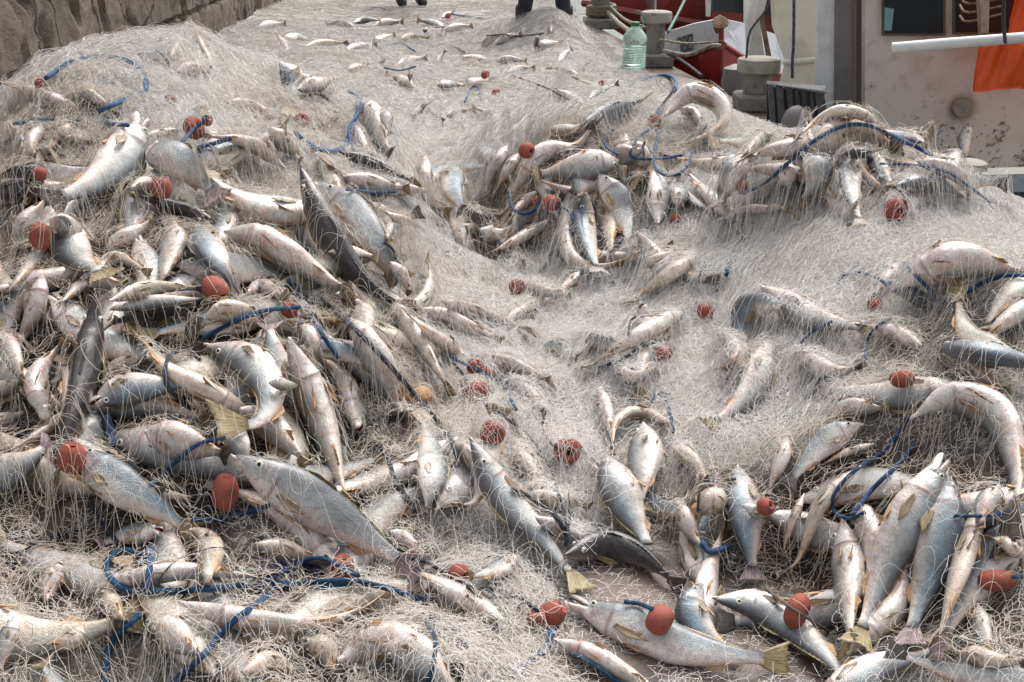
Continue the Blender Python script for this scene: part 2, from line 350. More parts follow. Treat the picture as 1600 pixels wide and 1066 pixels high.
# ------------------------------------------------------------------ the setting: quay, water, wall
def stone_mat():
    t = NT('wet_stone'); o = t.pos()
    a = t.noise(o, 3, 5, .62); b = t.noise(o, 26, 5, .65); c_ = t.noise(o, 180, 3, .6)
    c = t.ramp(a, [(.3, srgb(70, 60, 54)), (.5, srgb(98, 86, 77)), (.72, srgb(126, 113, 102))])
    c = t.mix(t.math('MULTIPLY', t.step(b, .45, .7), .55), c, srgb(84, 72, 64)); c = t.mix(t.math('MULTIPLY', t.step(c_, .58, .7), .35), c, srgb(168, 158, 146))
    vs = t.n('ShaderNodeTexVoronoi', feature='F1'); t.set(vs.inputs['Vector'], o); vs.inputs['Scale'].default_value = 55; sp_ = t.math('SUBTRACT', 1., t.step(vs.outputs['Distance'], .10, .16)); vc = t.n('ShaderNodeSeparateColor'); t.set(vc.inputs[0], vs.outputs['Color'])
    c = t.mix(t.math('MULTIPLY', sp_, t.step(vc.outputs[0], .72, .8)), c, srgb(206, 200, 190))
    t.bump(t.math('ADD', b, t.math('MULTIPLY', c_, .3)), .5, .01)
    return t.fin(c, t.ramp(a, [(.4, (.3,)*3), (.6, (.6,)*3)]))
M_STONE = stone_mat()
def qx(y): return float(x_edge(y))
Y0, Y1 = -4, 60
mb = MB(); mb.slab([(-3.6, Y0, 0), (qx(Y0), Y0, 0), (qx(20), 20, 0), (qx(Y1)+3.5, Y1, 0), (-3.6, Y1, 0)], [(-3.6, Y0, -1.6), (qx(Y0), Y0, -1.6), (qx(20), 20, -1.6), (qx(Y1)+3.5, Y1, -1.6), (-3.6, Y1, -1.6)])
g = mb.build('quay', M_STONE); g['kind'] = 'structure'
t = NT('water'); wv = t.noise(t.pos(), 2.5, 4, .6, .4); t.bump(wv, .5, .05); t.fin(srgb(58, 66, 62), .08)
wtr = link_mesh('water', [(-400, -200, -1.05), (400, -200, -1.05), (400, 500, -1.05), (-400, 500, -1.05)], [(0, 1, 2, 3)], t.m, smooth=False); wtr['kind'] = 'structure'
# old rubble wall along the quay: coursed blocks with eroded vertical seams
def wallx(y): return np.interp(y, [-4, 10, 12, 15, 22, 60], [-2.84, -2.84, -2.87, -3.15, -3.4, -4.5])
wy = np.concatenate([np.arange(1.5, 9, .022), np.arange(9, 24, .05), np.arange(24, 60, 1)]); wz = np.arange(-.05, 2.3, .022)
WY, WZ = np.meshgrid(wy, wz)
row = np.floor((WZ+.08*(fbm(WY/.9, WZ/.5, 71, 2)-.5))/.42); cy = WY/1.5+row*.37+.35*(fbm(WY/1.1, WZ/.3, 72, 2)-.5)
fz = (WZ+.08*(fbm(WY/.9, WZ/.5, 71, 2)-.5))/.42-row; fy = cy-np.floor(cy)
gap = np.minimum(np.minimum(fz, 1-fz)*.42, np.minimum(fy, 1-fy)*1.5*.4)
disp = -.07*(1-sstep(0, .03, gap))*(.3+.7*sstep(.35, .6, fbm(WY/.6, WZ/.6, 75, 2)))+(fbm(WY/.9, WZ/.40, 73, 4)-.5)*.035+(fbm(WY/.16, WZ/.10, 74, 4)-.5)*.03
disp += (hash2(np.floor(cy), row, 5)-.5)*.05
disp -= .06*sstep(.64, .70, fbm(WY/.30, WZ/.9, 76, 3))
WX = wallx(WY)+disp
ny, nz = len(wy), len(wz); V = np.stack([WX, WY, WZ], -1).reshape(-1, 3)
i, j = np.meshgrid(np.arange(nz-1), np.arange(ny-1), indexing='ij'); a = (i*ny+j).ravel(); Fq = np.stack([a, a+1, a+ny+1, a+ny], 1)
V = np.vstack([V, [(-3.9, 1.5, -.05), (-5.4, 59, -.05), (-3.9, 1.5, 2.3), (-5.4, 59, 2.3)]]); k0 = ny*nz
Fq = [tuple(f) for f in Fq]+[tuple(range((nz-1)*ny, nz*ny))+(k0+3, k0+2), (k0+1, k0, k0+2, k0+3), tuple((nz-1-q)*ny for q in range(nz))[::1]+(k0, k0+2)]
t = NT('old_wall'); o = t.pos(); mp = t.n('ShaderNodeMapping'); t.set(mp.inputs[0], o); mp.inputs['Scale'].default_value = (1.5, .9, 1.2)
a = t.noise(o, 2.4, 6, .65); b = t.noise(mp.outputs[0], 9, 5, .7); d = t.noise(o, 70, 4, .65)
c = t.ramp(a, [(.3, srgb(74, 66, 58)), (.5, srgb(108, 98, 86)), (.7, srgb(134, 122, 108))]); c = t.mix(t.math('MULTIPLY', t.step(b, .48, .66), .7), c, srgb(72, 62, 54))
c = t.mix(t.math('MULTIPLY', t.step(d, .55, .7), .4), c, srgb(160, 148, 136)); 
vm = t.n('ShaderNodeMapping'); t.set(vm.inputs[0], o); vm.inputs['Scale'].default_value = (1, 1.5, .9); dn_ = t.n('ShaderNodeTexNoise'); t.set(dn_.inputs['Vector'], o); dn_.inputs['Scale'].default_value = 5; dn_.inputs['Detail'].default_value = 5
va = t.n('ShaderNodeVectorMath', operation='MULTIPLY_ADD'); t.set(va.inputs[0], dn_.outputs['Color']); va.inputs[1].default_value = (.35, .35, .35); t.set(va.inputs[2], vm.outputs[0])
vo = t.n('ShaderNodeTexVoronoi', feature='DISTANCE_TO_EDGE'); t.set(vo.inputs['Vector'], va.outputs[0]); vo.inputs['Scale'].default_value = 1.3; ck = t.math('SUBTRACT', 1., t.step(vo.outputs['Distance'], .008, .035))
c = t.mix(t.math('MULTIPLY', ck, .8), c, srgb(34, 30, 27)); t.bump(t.math('SUBTRACT', t.math('ADD', b, d), t.math('MULTIPLY', ck, 1.5)), .9, .02); t.fin(c, .85)
w = link_mesh('stone_wall', V, Fq, t.m, smooth=True); tag(w, 'tall weathered wall of rough brown stone blocks along the quay', 'wall'); w.data.set_sharp_from_angle(angle=R(50))

# ------------------------------------------------------------------ bollards with concrete caps
M_CONC = simple('bollard_concrete', srgb(150, 144, 134), .8, 9, .6, .6, .006, dark=srgb(86, 82, 78))
M_CONCD = simple('stained_concrete', srgb(126, 122, 114), .85, 14, .8, .6, .006, dark=srgb(44, 46, 52))
def bollard(x, y, label, r=.10, h=.40, rb=.16):
    e = empty('bollard', (x, y, 0))
    MB().box(x-rb, x+rb, y-rb, y+rb, 0, .11, .015).build('plinth', M_CONCD, e)
    MB().lathe((x, y, 0), [(r*1.03, .112), (r, .16), (r*.97, h-.08), (r*1.0, h-.04)], 36, jit=.012).build('shaft', M_CONCD, e, True)
    MB().lathe((x, y, 0), [(r*1.0, h-.045), (r*1.5, h-.04), (r*1.62, h-.03), (r*1.62, h+.035), (r*1.55, h+.05), (r*1.2, h+.058), (.01, h+.06)], 40, jit=.01).build('cap', M_CONC, e, True)
    return tag(e, label, 'bollard', 'mooring bollards along the quay edge')
b1 = U(np.float64(1022), np.float64(103), 9.7); bollard(b1[0], 9.7, 'capped concrete bollard standing behind the plastic bottle', .082, .40, .15)
b3 = U(np.float64(938), np.float64(52), 12.7); bollard(b3[0], 12.7, 'farthest concrete bollard with green rope coiled round its foot', .10, .42, .19)
b2 = U(np.float64(1176), np.float64(160), 7.7); bollard(b2[0], 7.6, 'grey mushroom topped bollard in front of the red bow', .090, .29, .14)
b4 = U(np.float64(1510), np.float64(290), 4.75); bollard(b4[0], 4.75, 'grey bollard mostly hidden behind the fish, below the pipe hole', .046, .225, .10)

# ------------------------------------------------------------------ plastic water bottle standing on the quay
y = 8.9; bb = U(np.float64(990), np.float64(108), y); sc = y/math.cos(0)/F*1.04
t = NT('bottle_plastic'); t.fin(srgb(214, 238, 228), .10, Transmission_Weight=.75, IOR=1.25, Alpha=1.)
M_BOT = t.m; M_CAP = simple('bottle_cap', srgb(22, 108, 72), .35, 40, .2)
eb = empty('plastic_bottle', tuple(bb)); w = 17.5*sc; hh = 62*sc
prof = [(w*.86, .0), (w*.97, .006)]
for k in range(9): z = .012+k*hh*.058; prof += [(w*1.0, z), (w*1.0, z+hh*.03), (w*.93, z+hh*.044)]
prof += [(w, .012+hh*.54), (w, hh*.72), (w*.92, hh*.79), (w*.62, hh*.90), (w*.34, hh*.97), (w*.32, hh*.985)]
MB().lathe(bb, prof, 24).build('bottle_body', M_BOT, eb, True)
MB().lathe(bb, [(w*.36, hh*.985), (w*.36, hh*1.07), (w*.3, hh*1.085), (.002, hh*1.09)], 20).build('screw_cap', M_CAP, eb, True)
hp = catmull([(w*.3, hh*1.0), (w*.75, hh*1.03), (w*.72, hh*1.18), (w*.15, hh*1.34), (w*.08, hh*1.25)], 16)
MB().tube(np.array([[bb[0]+a, bb[1], bb[2]+c] for a, c in hp]), .006, 8).build('carry_handle', M_CAP, eb, True)
tag(eb, 'clear ribbed water bottle with green cap standing beside a bollard', 'bottle')

# ------------------------------------------------------------------ boats moored beyond the quay edge
M_WHT = simple('boat_white', srgb(205, 206, 204), .5, 6, .5, .2, .003, dark=srgb(150, 146, 138))
M_GRY = simple('boat_grey', srgb(196, 198, 202), .5, 5, .5, .2, .003, dark=srgb(130, 130, 134))
M_RED = simple('boat_red', srgb(150, 34, 26), .42, 7, .7, .3, .004, dark=srgb(92, 20, 18))
M_REDD = simple('boat_dark_red', srgb(128, 34, 26), .5, 5, .9, .4, .004, dark=srgb(56, 20, 18))
M_BLK = simple('black_paint_and_shade', (.012, .013, .016), .5, 20, .2)  # real black marks, and painted shade in the doorway and bulwark
M_RUST = simple('rusty_iron', srgb(122, 92, 70), .8, 25, .9, .8, .01, dark=srgb(50, 38, 32))
M_WOOD = simple('weathered_wood', srgb(110, 92, 78), .75, 16, .8, .5, .005, dark=srgb(52, 42, 36))
f8 = np.float64
def up(px, py, y): return U(f8(px), f8(py), y)
def panel(mb, pts, th=.05):
    """a solid board whose front outline is given as (pixel, pixel, metres away); its back lies th further off"""
    P = [up(*p) for p in pts]; n = nrm(np.cross(P[1]-P[0], P[2]-P[0])); n = n if n[1] > 0 else -n
    return mb.slab(P, [p+n*th for p in P])
# small boat, bow towards the camera
e = empty('fishing_boat', tuple(up(1128, 140, 9.3)))
GL = [(1127, 29, 9.3), (1085, 37, 9.75), (1037, 52, 10.4), (990, 66, 11.2)]; CL = [(1128, 68, 9.32), (1090, 83, 9.72), (1040, 98, 10.3), (990, 112, 11)]
GR = [(1127, 29, 9.3), (1160, 36, 9.8), (1200, 50, 10.4), (1250, 66, 11.2)]; CR = [(1128, 68, 9.32), (1166, 92, 9.7), (1205, 112, 10.2), (1260, 130, 11)]
BL = [(1126, 215, 9.35), (1100, 215, 9.9), (1070, 215, 10.6), (1040, 215, 11.4)]; BR = [(1126, 215, 9.35), (1150, 215, 9.9), (1190, 215, 10.6), (1240, 215, 11.4)]
def strip(mb, A, B, th=.04):
    A = [up(*p) for p in A]; B = [up(*p) for p in B]
    for k in range(len(A)-1):
        n = nrm(np.cross(A[k+1]-A[k], B[k]-A[k])); n = n if n[1] > 0 else -n
        q = [A[k], A[k+1], B[k+1], B[k]]; mb.slab(q, [v+np.array([0, th, 0]) for v in q])
m = MB(); strip(m, GL, CL); strip(m, GR, CR); m.build('topside', M_GRY, e)
m = MB(); strip(m, CL, BL); strip(m, CR, BR); m.build('lower_hull', M_RED, e)
m = MB()
for A in (CL, CR): m.tube(catmull([up(*p) for p in A], 12), .022, 6)
m.build('rubbing_strake', M_RED, e, True)
m = MB(); D0 = [up(*p)-np.array([0, -.04, .05]) for p in GL]; D1 = [up(*p)-np.array([0, -.04, .05]) for p in GR]
m.slab(D0+D1[::-1][:-1], [p-np.array([0, 0, .03]) for p in D0+D1[::-1][:-1]]).build('deck', M_GRY, e)
m = MB(); m.tube(np.array([up(1127, 40, 9.29), up(1127, 100, 9.3), up(1124, 215, 9.32)]), .022, 8); m.build('stem_post', M_REDD, e, True)
m = MB(); hd = up(1125, 36, 9.22); m.lathe(hd, [(.03, -.10), (.045, -.05), (.062, .0), (.066, .015), (.045, .02), (.01, .015)], 14, (0, -.75, .7), jit=.2).build('stem_head', M_RUST, e, True)
m = MB(); a = np.linspace(0, 2*math.pi, 20); rc = up(1124, 70, 9.18); m.tube(rc+np.stack([.05*np.cos(a), 0*a, .03*np.sin(a)], 1), .008, 6).build('mooring_ring', M_RUST, e, True)
# registration digits in black block strokes lying on the topside
m = MB()
def tsp(u, v):
    # u along the side (pixel), v down from the gunwale 0..1
    gp = np.array(GL); cp = np.array(CL); yy = np.interp(-u, -gp[:, 0], gp[:, 2]); g = np.interp(-u, -gp[:, 0], gp[:, 1]); c_ = np.interp(-u, -cp[:, 0], cp[:, 1])
    return up(u, g+(c_-g)*v, yy-.012)
def digit(ch, x0, w):
    seg = {'1': 'r', '7': 'tr', '8': 'tmblr', '0': 'tblr', 'A': 'tmlr', 'T': 'tc'}[ch]
    top, bot, s = .30, .84, w*.24
    def q(a, b, c_, d): P = [tsp(a, c_), tsp(b, c_), tsp(b, d), tsp(a, d)]; m.slab(P, [p+np.array([0, .004, 0]) for p in P])
    if 't' in seg: q(x0+(s if 'l' in seg else 0), x0+w-(s if 'r' in seg else 0), top, top+.09)
    if 'b' in seg: q(x0+s, x0+w-s, bot-.09, bot)
    if 'm' in seg: q(x0+s, x0+w-s, .55, .63)
    if 'l' in seg: q(x0, x0+s, top, bot)
    if 'r' in seg: q(x0+w-s, x0+w, top, bot)
    if 'c' in seg: q(x0+w*.37, x0+w*.63, top, bot)
for ch, x0, w in (('1', 1053.5, 3.6), ('7', 1058.3, 6.4), ('8', 1066, 6.6), ('0', 1074, 7.2)): digit(ch, x0, w)
m.build('registration_number', M_BLK, e)
tag(e, 'small grey and red boat with 1780 painted on its bow', 'boat')
# large dark red hull behind
e = empty('fishing_boat', tuple(up(1010, 60, 15)))
m = MB(); panel(m, [(905, -60, 16.5), (1112, -60, 14), (1112, 75, 14), (985, 62, 15.2), (932, 30, 16.2)], 2.2).build('hull', M_REDD, e)
m = MB(); m.tube(np.array([up(912, 5, 16.2), up(1000, 22, 14.9), up(1112, 40, 13.9)]), .05, 6).build('rubbing_strake', M_REDD, e, True)
m = MB(); m.tube(np.array([up(1015, -60, 13.5), up(1018, 50, 13.5)]), .045, 8); m.build('mooring_post', M_WOOD, e, True)
m = MB(); m.tube(np.array([up(1025, -60, 13.6), up(1022, 30, 13.6)]), .02, 8); m.build('stanchion', M_WHT, e, True)
tag(e, 'large dark red wooden hull moored behind the bollards', 'boat')
# white workboat with a wheelhouse
M_CREAM = simple('cream_paint', srgb(214, 210, 194), .55, 5, .5, .3, .004, dark=srgb(170, 158, 134))
t = NT('stained_white_paint'); o = t.pos(); a = t.noise(o, 1.7, 5, .6); b = t.noise(o, 30, 4, .7); d = t.noise(o, 9, 4, .65); sp = t.n('ShaderNodeSeparateXYZ'); t.set(sp.inputs[0], o)
c = t.mix(t.step(a, .40, .62), srgb(204, 195, 185), srgb(180, 163, 142)); c = t.mix(t.math('MULTIPLY', t.step(d, .52, .7), .45), c, srgb(150, 132, 116))
low = t.math('SUBTRACT', 1., t.step(sp.outputs[2], -.1, .35)); c = t.mix(t.math('MULTIPLY', t.step(t.math('ADD', t.math('ADD', t.math('MULTIPLY', b, .6), t.math('MULTIPLY', d, .4)), t.math('MULTIPLY', low, .09)), .62, .66), .8), c, srgb(58, 54, 56))
pc = U(np.float64(1503), np.float64(170), 6.79); dist = t.n('ShaderNodeVectorMath', operation='DISTANCE'); t.set(dist.inputs[0], o); dist.inputs[1].default_value = tuple(float(q) for q in pc)
c = t.mix(t.math('MULTIPLY', t.math('SUBTRACT', 1., t.step(t.math('ADD', dist.outputs['Value'], t.math('MULTIPLY', d, .09)), .09, .17)), .8), c, srgb(116, 92, 70)); t.bump(t.math('ADD', a, b), .25, .01); t.fin(c, .6)
M_STAIN = t.m
M_FRAME = simple('window_frame_brown', srgb(104, 88, 80), .6, 20, .5); M_GREYP = simple('grey_door', srgb(112, 106, 104), .55, 8, .4); M_LED = simple('deck_grey', srgb(96, 104, 110), .6, 14, .7, .4, .004, dark=srgb(48, 50, 54))
t = NT('window_glass'); t.fin((.012, .018, .02), .22, Specular_IOR_Level=.35); M_GLS = t.m
M_TEAL = simple('teal_paper', srgb(108, 150, 152), .5, 20, .2)
e = empty('fishing_boat', tuple(up(1450, 300, 6.8)))
m = MB(); panel(m, [(1353, -120, 6.8), (1700, -120, 6.8), (1700, 268, 6.8), (1352, 268, 6.8), (1352, 150, 6.8)], .08).build('wheelhouse_wall', M_STAIN, e)
m = MB(); panel(m, [(1338, -120, 7.15), (1356, -120, 7.15), (1356, 260, 7.15), (1338, 260, 7.15)], .03).build('doorway', M_BLK, e)  # black panel painted as the shade inside the open doorway
m = MB(); panel(m, [(1330, -120, 6.95), (1339, -120, 6.95), (1337, 240, 6.95), (1330, 240, 6.95)], .05).build('door_post', M_FRAME, e)
m = MB(); panel(m, [(1306, -120, 6.9), (1331, -120, 6.9), (1331, 240, 6.9), (1304, 240, 6.9)], .05).build('door', M_GREYP, e)
m = MB(); panel(m, [(1280, -120, 6.92), (1308, -120, 6.92), (1306, 240, 6.92), (1277, 240, 6.92)], .08); m.build('corner_panel', M_WHT, e)
m = MB(); panel(m, [(1196, -120, 7.6), (1281, -120, 7.3), (1279, 92, 7.3), (1226, 96, 7.5), (1206, 40, 7.6)], .1); panel(m, [(1226, 98, 7.44), (1279, 94, 7.24), (1279, 150, 7.2), (1212, 150, 7.45)], .1); m.build('side_wall', M_CREAM, e)
m = MB(); m.tube(np.array([up(1224, 97, 7.42), up(1280, 93, 7.22)]), .018, 8).build('moulding', M_CREAM, e, True)
m = MB(); panel(m, [(1196, -60, 7.9), (1214, -60, 7.9), (1188, 40, 8.1), (1196, 96, 8.2), (1168, 94, 8.2), (1165, 38, 8.2)], .06).build('slanted_bulwark', M_WHT, e)
m = MB(); panel(m, [(1188, 30, 8.0), (1193, 24, 8.0), (1207, 96, 8.0), (1200, 96, 8.0)], .04).build('side_board', M_WOOD, e)
m = MB(); panel(m, [(1102, -60, 9.0), (1114, -60, 9.0), (1110, 26, 9.0), (1104, 26, 9.0)], .04).build('rail_post', M_WHT, e)
m = MB(); panel(m, [(1150, -60, 11), (1290, -60, 11), (1290, 30, 11), (1113, 18, 11), (1113, -60, 11)], .05).build('cabin_windshield', M_GLS, e)
m = MB(); panel(m, [(1163, -60, 10.8), (1175, -60, 10.8), (1172, 36, 10.8), (1163, 36, 10.8)], .04).build('windshield_post', M_CREAM, e)
# windows with frames
def window(x0, x1, y1, extra=False):
    P = lambda a, b, c_: (a, b, c_)
    m = MB(); panel(m, [(x0, -120, 6.775), (x1, -120, 6.775), (x1, y1, 6.775), (x0, y1, 6.775)], .02); fr = m.build('window', M_FRAME, e)
    m = MB(); panel(m, [(x0+4, -118, 6.76), (x1-4, -118, 6.76), (x1-4, y1-4, 6.76), (x0+4, y1-4, 6.76)], .012); m.build('pane', M_GLS).parent = fr; bpy.context.view_layer.update()
    return fr
window(1379, 1478, 56); window(1490, 1660, 54)
m = MB(); panel(m, [(1383, 12, 6.745), (1397, 14, 6.745), (1393, 48, 6.745), (1382, 48, 6.745)], .008).build('window_sticker', M_TEAL, e)
# pipe hole
ph = up(1501, 168, 6.79); m = MB(); m.lathe(ph, [(.040, -.035), (.052, -.035), (.052, .0), (.040, .0)], 28, (0, 1, 0)); m.build('exhaust_pipe', M_CONC, e, True)
m = MB(); m.lathe(ph, [(.039, -.03), (.039, .0)], 24, (0, 1, 0)).build('pipe_opening', M_LED, e)
# deck edge and hull side below the wheelhouse
m = MB(); panel(m, [(1500, 264, 6.4), (1700, 258, 6.2), (1700, 270, 6.15), (1500, 274, 6.35)], .3).build('deck_edge', M_CREAM, e)
m = MB(); panel(m, [(1490, 276, 6.3), (1700, 272, 6.1), (1700, 300, 6.0), (1490, 300, 6.2)], .08); panel(m, [(1490, 301, 6.25), (1700, 301, 6.05), (1700, 420, 5.9), (1490, 420, 6.1)], .08); m.build('hull_planks', M_LED, e)
m = MB(); panel(m, [(1150, 150, 8.3), (1700, 268, 6.9), (1700, 420, 6.9), (1150, 330, 8.3)], .05).build('hull_side', M_LED, e)
# slatted bulwark with a white rail
m = MB(); panel(m, [(1198, 126, 6.7), (1291, 134, 6.5), (1286, 142, 6.5), (1198, 131, 6.7)], .12).build('bulwark_rail', M_WHT, e)
m = MB()
for a, b, w_ in ((1201, 1206, 7), (1214, 1219, 9), (1230, 1236, 7), (1241, 1248, 6), (1252, 1256, 8), (1264, 1268, 6), (1270, 1283, 15)): panel(m, [(a, 132, 6.66), (a+w_, 133, 6.66), (b+w_, 205, 6.6), (b, 205, 6.6)], .03)
m.build('bulwark_slats', simple('dark_grey_slats', srgb(74, 72, 72), .7, 16, .7, .5, .005, dark=srgb(30, 30, 32)), e)  # dark grey slats with darker mottling
m = MB(); panel(m, [(1198, 131, 6.85), (1288, 138, 6.8), (1290, 215, 6.8), (1198, 215, 6.85)], .03).build('bulwark_shadow_board', M_BLK, e)  # black sheet standing in for the shade behind the slats
tag(e, 'white workboat with grimy wheelhouse, windows and open doorway', 'boat')
# things on the boat
fd = up(1240, 190, 6.45); tag(MB().lathe(fd, [(.01, -.10), (.05, -.08), (.068, -.02), (.066, .04), (.04, .08), (.012, .095)], 20, (.3, 0, 1)).build('fender', M_GREYP, None, True), 'grey rubber fender hanging at the slatted bulwark', 'fender')
fd = up(1148, 128, 8.4); tag(MB().lathe(fd, [(.02, -.28), (.09, -.2), (.10, 0), (.09, .1), (.02, .13)], 20).build('fender', M_GREYP, None, True), 'blue grey fender beside the grey mushroom topped bollard', 'fender')
def cloth(pts, y, mat, label, name, cat, amp=.03, seed=4):
    xs = [p[0] for p in pts]; ys_ = [p[1] for p in pts]; x0, x1, y0, y1 = min(xs), max(xs), min(ys_), max(ys_); nx, ny = 60, 60
    from_l = lambda v: np.interp(v, [y0, y1], [0, 1])
    a, b = np.meshgrid(np.linspace(0, 1, nx), np.linspace(0, 1, ny)); yy_ = y0+(y1-y0)*b; lx = x0+(x1-x0)*.05*np.sin(b*5)*b+44*(1-sstep(48, 74, yy_))+.25*np.maximum(0, 30-yy_); X = lx+(x1-lx)*a+3*(fbm(b*6, a*0, 3, 2)-.5); Y = y0+(y1-y0)*b+10*(fbm(a*4, a*0+2, 8, 2)-.5)*b+6*(b > .93)*0
    dd = y-amp*(fbm(a*5+b*1.2, b*1.3, seed, 3)-.3)*2
    d = ray(X, Y); P = CAM+d*(dd/d[..., 1])[..., None]; V = P.reshape(-1, 3); bk = V+np.array([0, .012, 0]); n = nx*ny
    Fc = [(i*nx+j, i*nx+j+1, (i+1)*nx+j+1, (i+1)*nx+j) for i in range(ny-1) for j in range(nx-1)]
    Fb = [tuple(q+n for q in f[::-1]) for f in Fc]; rim = [j for j in range(nx)]+[i*nx+nx-1 for i in range(1, ny)]+[(ny-1)*nx+j for j in range(nx-2, -1, -1)]+[i*nx for i in range(ny-2, 0, -1)]
    Fr = [(rim[k], rim[(k+1) % len(rim)], rim[(k+1) % len(rim)]+n, rim[k]+n) for k in range(len(rim))]
    return tag(link_mesh(name, np.vstack([V, bk]), Fc+Fb+Fr, mat), label, cat)
M_ORG = simple('orange_oilskin', srgb(226, 84, 22), .38, 6, .35, .3, .006, dark=srgb(176, 54, 14))
cloth([(1532, -90), (1720, 142)], 6.35, M_ORG, 'bright orange oilskin hanging against the wheelhouse wall', 'oilskin', 'clothing', .09)
m = MB(); P = np.array([up(1394, 75, 5.6), up(1480, 68, 5.5), up(1720, 50, 5.3)]); m.tube(P, .026, 16); e = tag(m.build('pole', M_WHT, None, True), 'white pole jutting across the wheelhouse wall under the windows', 'pole')
e = empty('ventilator_grille', tuple(up(1540, 20, 5.9)))
m = MB(); panel(m, [(1528, -40, 5.8), (1547, -40, 5.8), (1545, 52, 5.6), (1534, 52, 5.6)], .04).build('bracket', M_WOOD, e)
m = MB()
for k in range(4): m.tube(catmull([up(1500, -26+k*17, 5.9), up(1512, -8+k*14, 5.8), up(1566, -14+k*12, 5.75)], 8), .006, 6)
m.build('wire_guard', M_RUST, e, True); tag(e, 'rusty wire guard and bracket fixed in front of the second window', 'bracket')
tag(MB().tube(catmull([up(1569, -40, 5.42), up(1568, 30, 5.4), up(1571, 68, 5.36)], 10), .009, 6).build('strap', M_BLK, None, True), 'dark strap tied round the white pole near the oilskin', 'strap')
def bgrope(pts, r, m_, label):
    P = catmull([up(*p) for p in pts], 40); V, Fc = tube_arr(P, r, 8); s = np.repeat(np.r_[0, np.cumsum(np.linalg.norm(np.diff(P, axis=0), axis=1))], 8)/(r*14)
    return tag(link_mesh('mooring_rope', V, Fc, MR[m_], uv=np.stack([s, np.tile(np.arange(8)/8., 40)], 1)), label, 'rope')
bgrope([(1241, -60, 7.15), (1240, 60, 7.15), (1238, 96, 7.15), (1238, 122, 7.15)], .010, 'k', 'frayed black cord hanging down the cream cabin side')
bgrope([(1212, -60, 7.4), (1200, 8, 7.4), (1172, 50, 7.5), (1166, 92, 7.6)], .008, 'k', 'thin black cable curving down past the slanted white bulwark')
bgrope([(1036, 80, 9.4), (1075, 86, 9.3), (1110, 72, 9.1), (1126, 72, 9.1)], .018, 'w', 'thick worn hawser from the bollard to the bow ring')
bgrope([(1030, 62, 9.5), (1070, 68, 9.3), (1122, 66, 9.15)], .010, 'w', 'thin upper line tied from the bollard to the bow ring')
bgrope([(1042, 84, 9.5), (1060, 92, 9.3), (1078, 104, 9.1), (1096, 118, 8.9)], .012, 'k', 'black line drooping from the bollard down to the red hull')
bgrope([(1080, -20, 12), (1060, 20, 11), (1044, 50, 9.9)], .014, 'g', 'green line slanting up from the capped bollard')
bgrope([(950, 20, 12.5), (965, 35, 12), (985, 50, 11)], .025, 'w', 'slack hawser leading off the farthest bollard')
bgrope([(952, 10, 12.5), (975, 30, 12), (1008, 44, 9.9)], .018, 'n', 'tan line running between the two farther bollards')
th = np.linspace(0, 2*math.pi*3.3, 60); cx, cy_ = b3[0], 12.7
P = np.stack([cx+.15*np.cos(th), cy_+.15*np.sin(th), .13+.022*th/2/math.pi*1.6], 1); V, Fc = tube_arr(P, .024, 8)
tag(link_mesh('mooring_rope', V, Fc, MR['n'], uv=np.stack([np.repeat(np.arange(60)*.8, 8), np.tile(np.arange(8)/8., 60)], 1)), 'coil of olive rope wound on the farthest bollard', 'rope')

# ------------------------------------------------------------------ two fishermen standing on the far netting
M_TRO = simple('navy_trousers', srgb(40, 42, 52), .8, 20, .4, .4, .01); M_BOOT = simple('rubber_boots', srgb(34, 34, 38), .4, 20, .3); M_SKIN = simple('skin', srgb(150, 104, 82), .5, 20, .2)
M_COAT = simple('grey_jacket', srgb(84, 84, 92), .85, 12, .4, .4, .01); M_BLUE = simple('blue_shirt', srgb(66, 62, 108), .85, 12, .4, .4, .01); M_HAIR = simple('hair', srgb(40, 32, 28), .7, 60, .3)
def skin(name, verts, edges, radii, mat, parent=None, loc=(0, 0, 0)):
    me = bpy.data.meshes.new(name); me.from_pydata(verts, edges, []); o = bpy.data.objects.new(name, me); C.objects.link(o); me.materials.append(mat)
    s_ = o.modifiers.new('skin', 'SKIN'); s_.use_smooth_shade = True
    for k, r_ in enumerate(radii): me.skin_vertices[0].data[k].radius = (r_, r_) if not isinstance(r_, tuple) else r_
    me.skin_vertices[0].data[0].use_root = True
    sb = o.modifiers.new('sub', 'SUBSURF'); sb.levels = 2; sb.render_levels = 2
    dg = bpy.context.evaluated_depsgraph_get(); nm = bpy.data.meshes.new_from_object(o.evaluated_get(dg)); o.modifiers.clear(); o.data = nm
    if parent: o.parent = parent
    else: o.location = loc
    return o
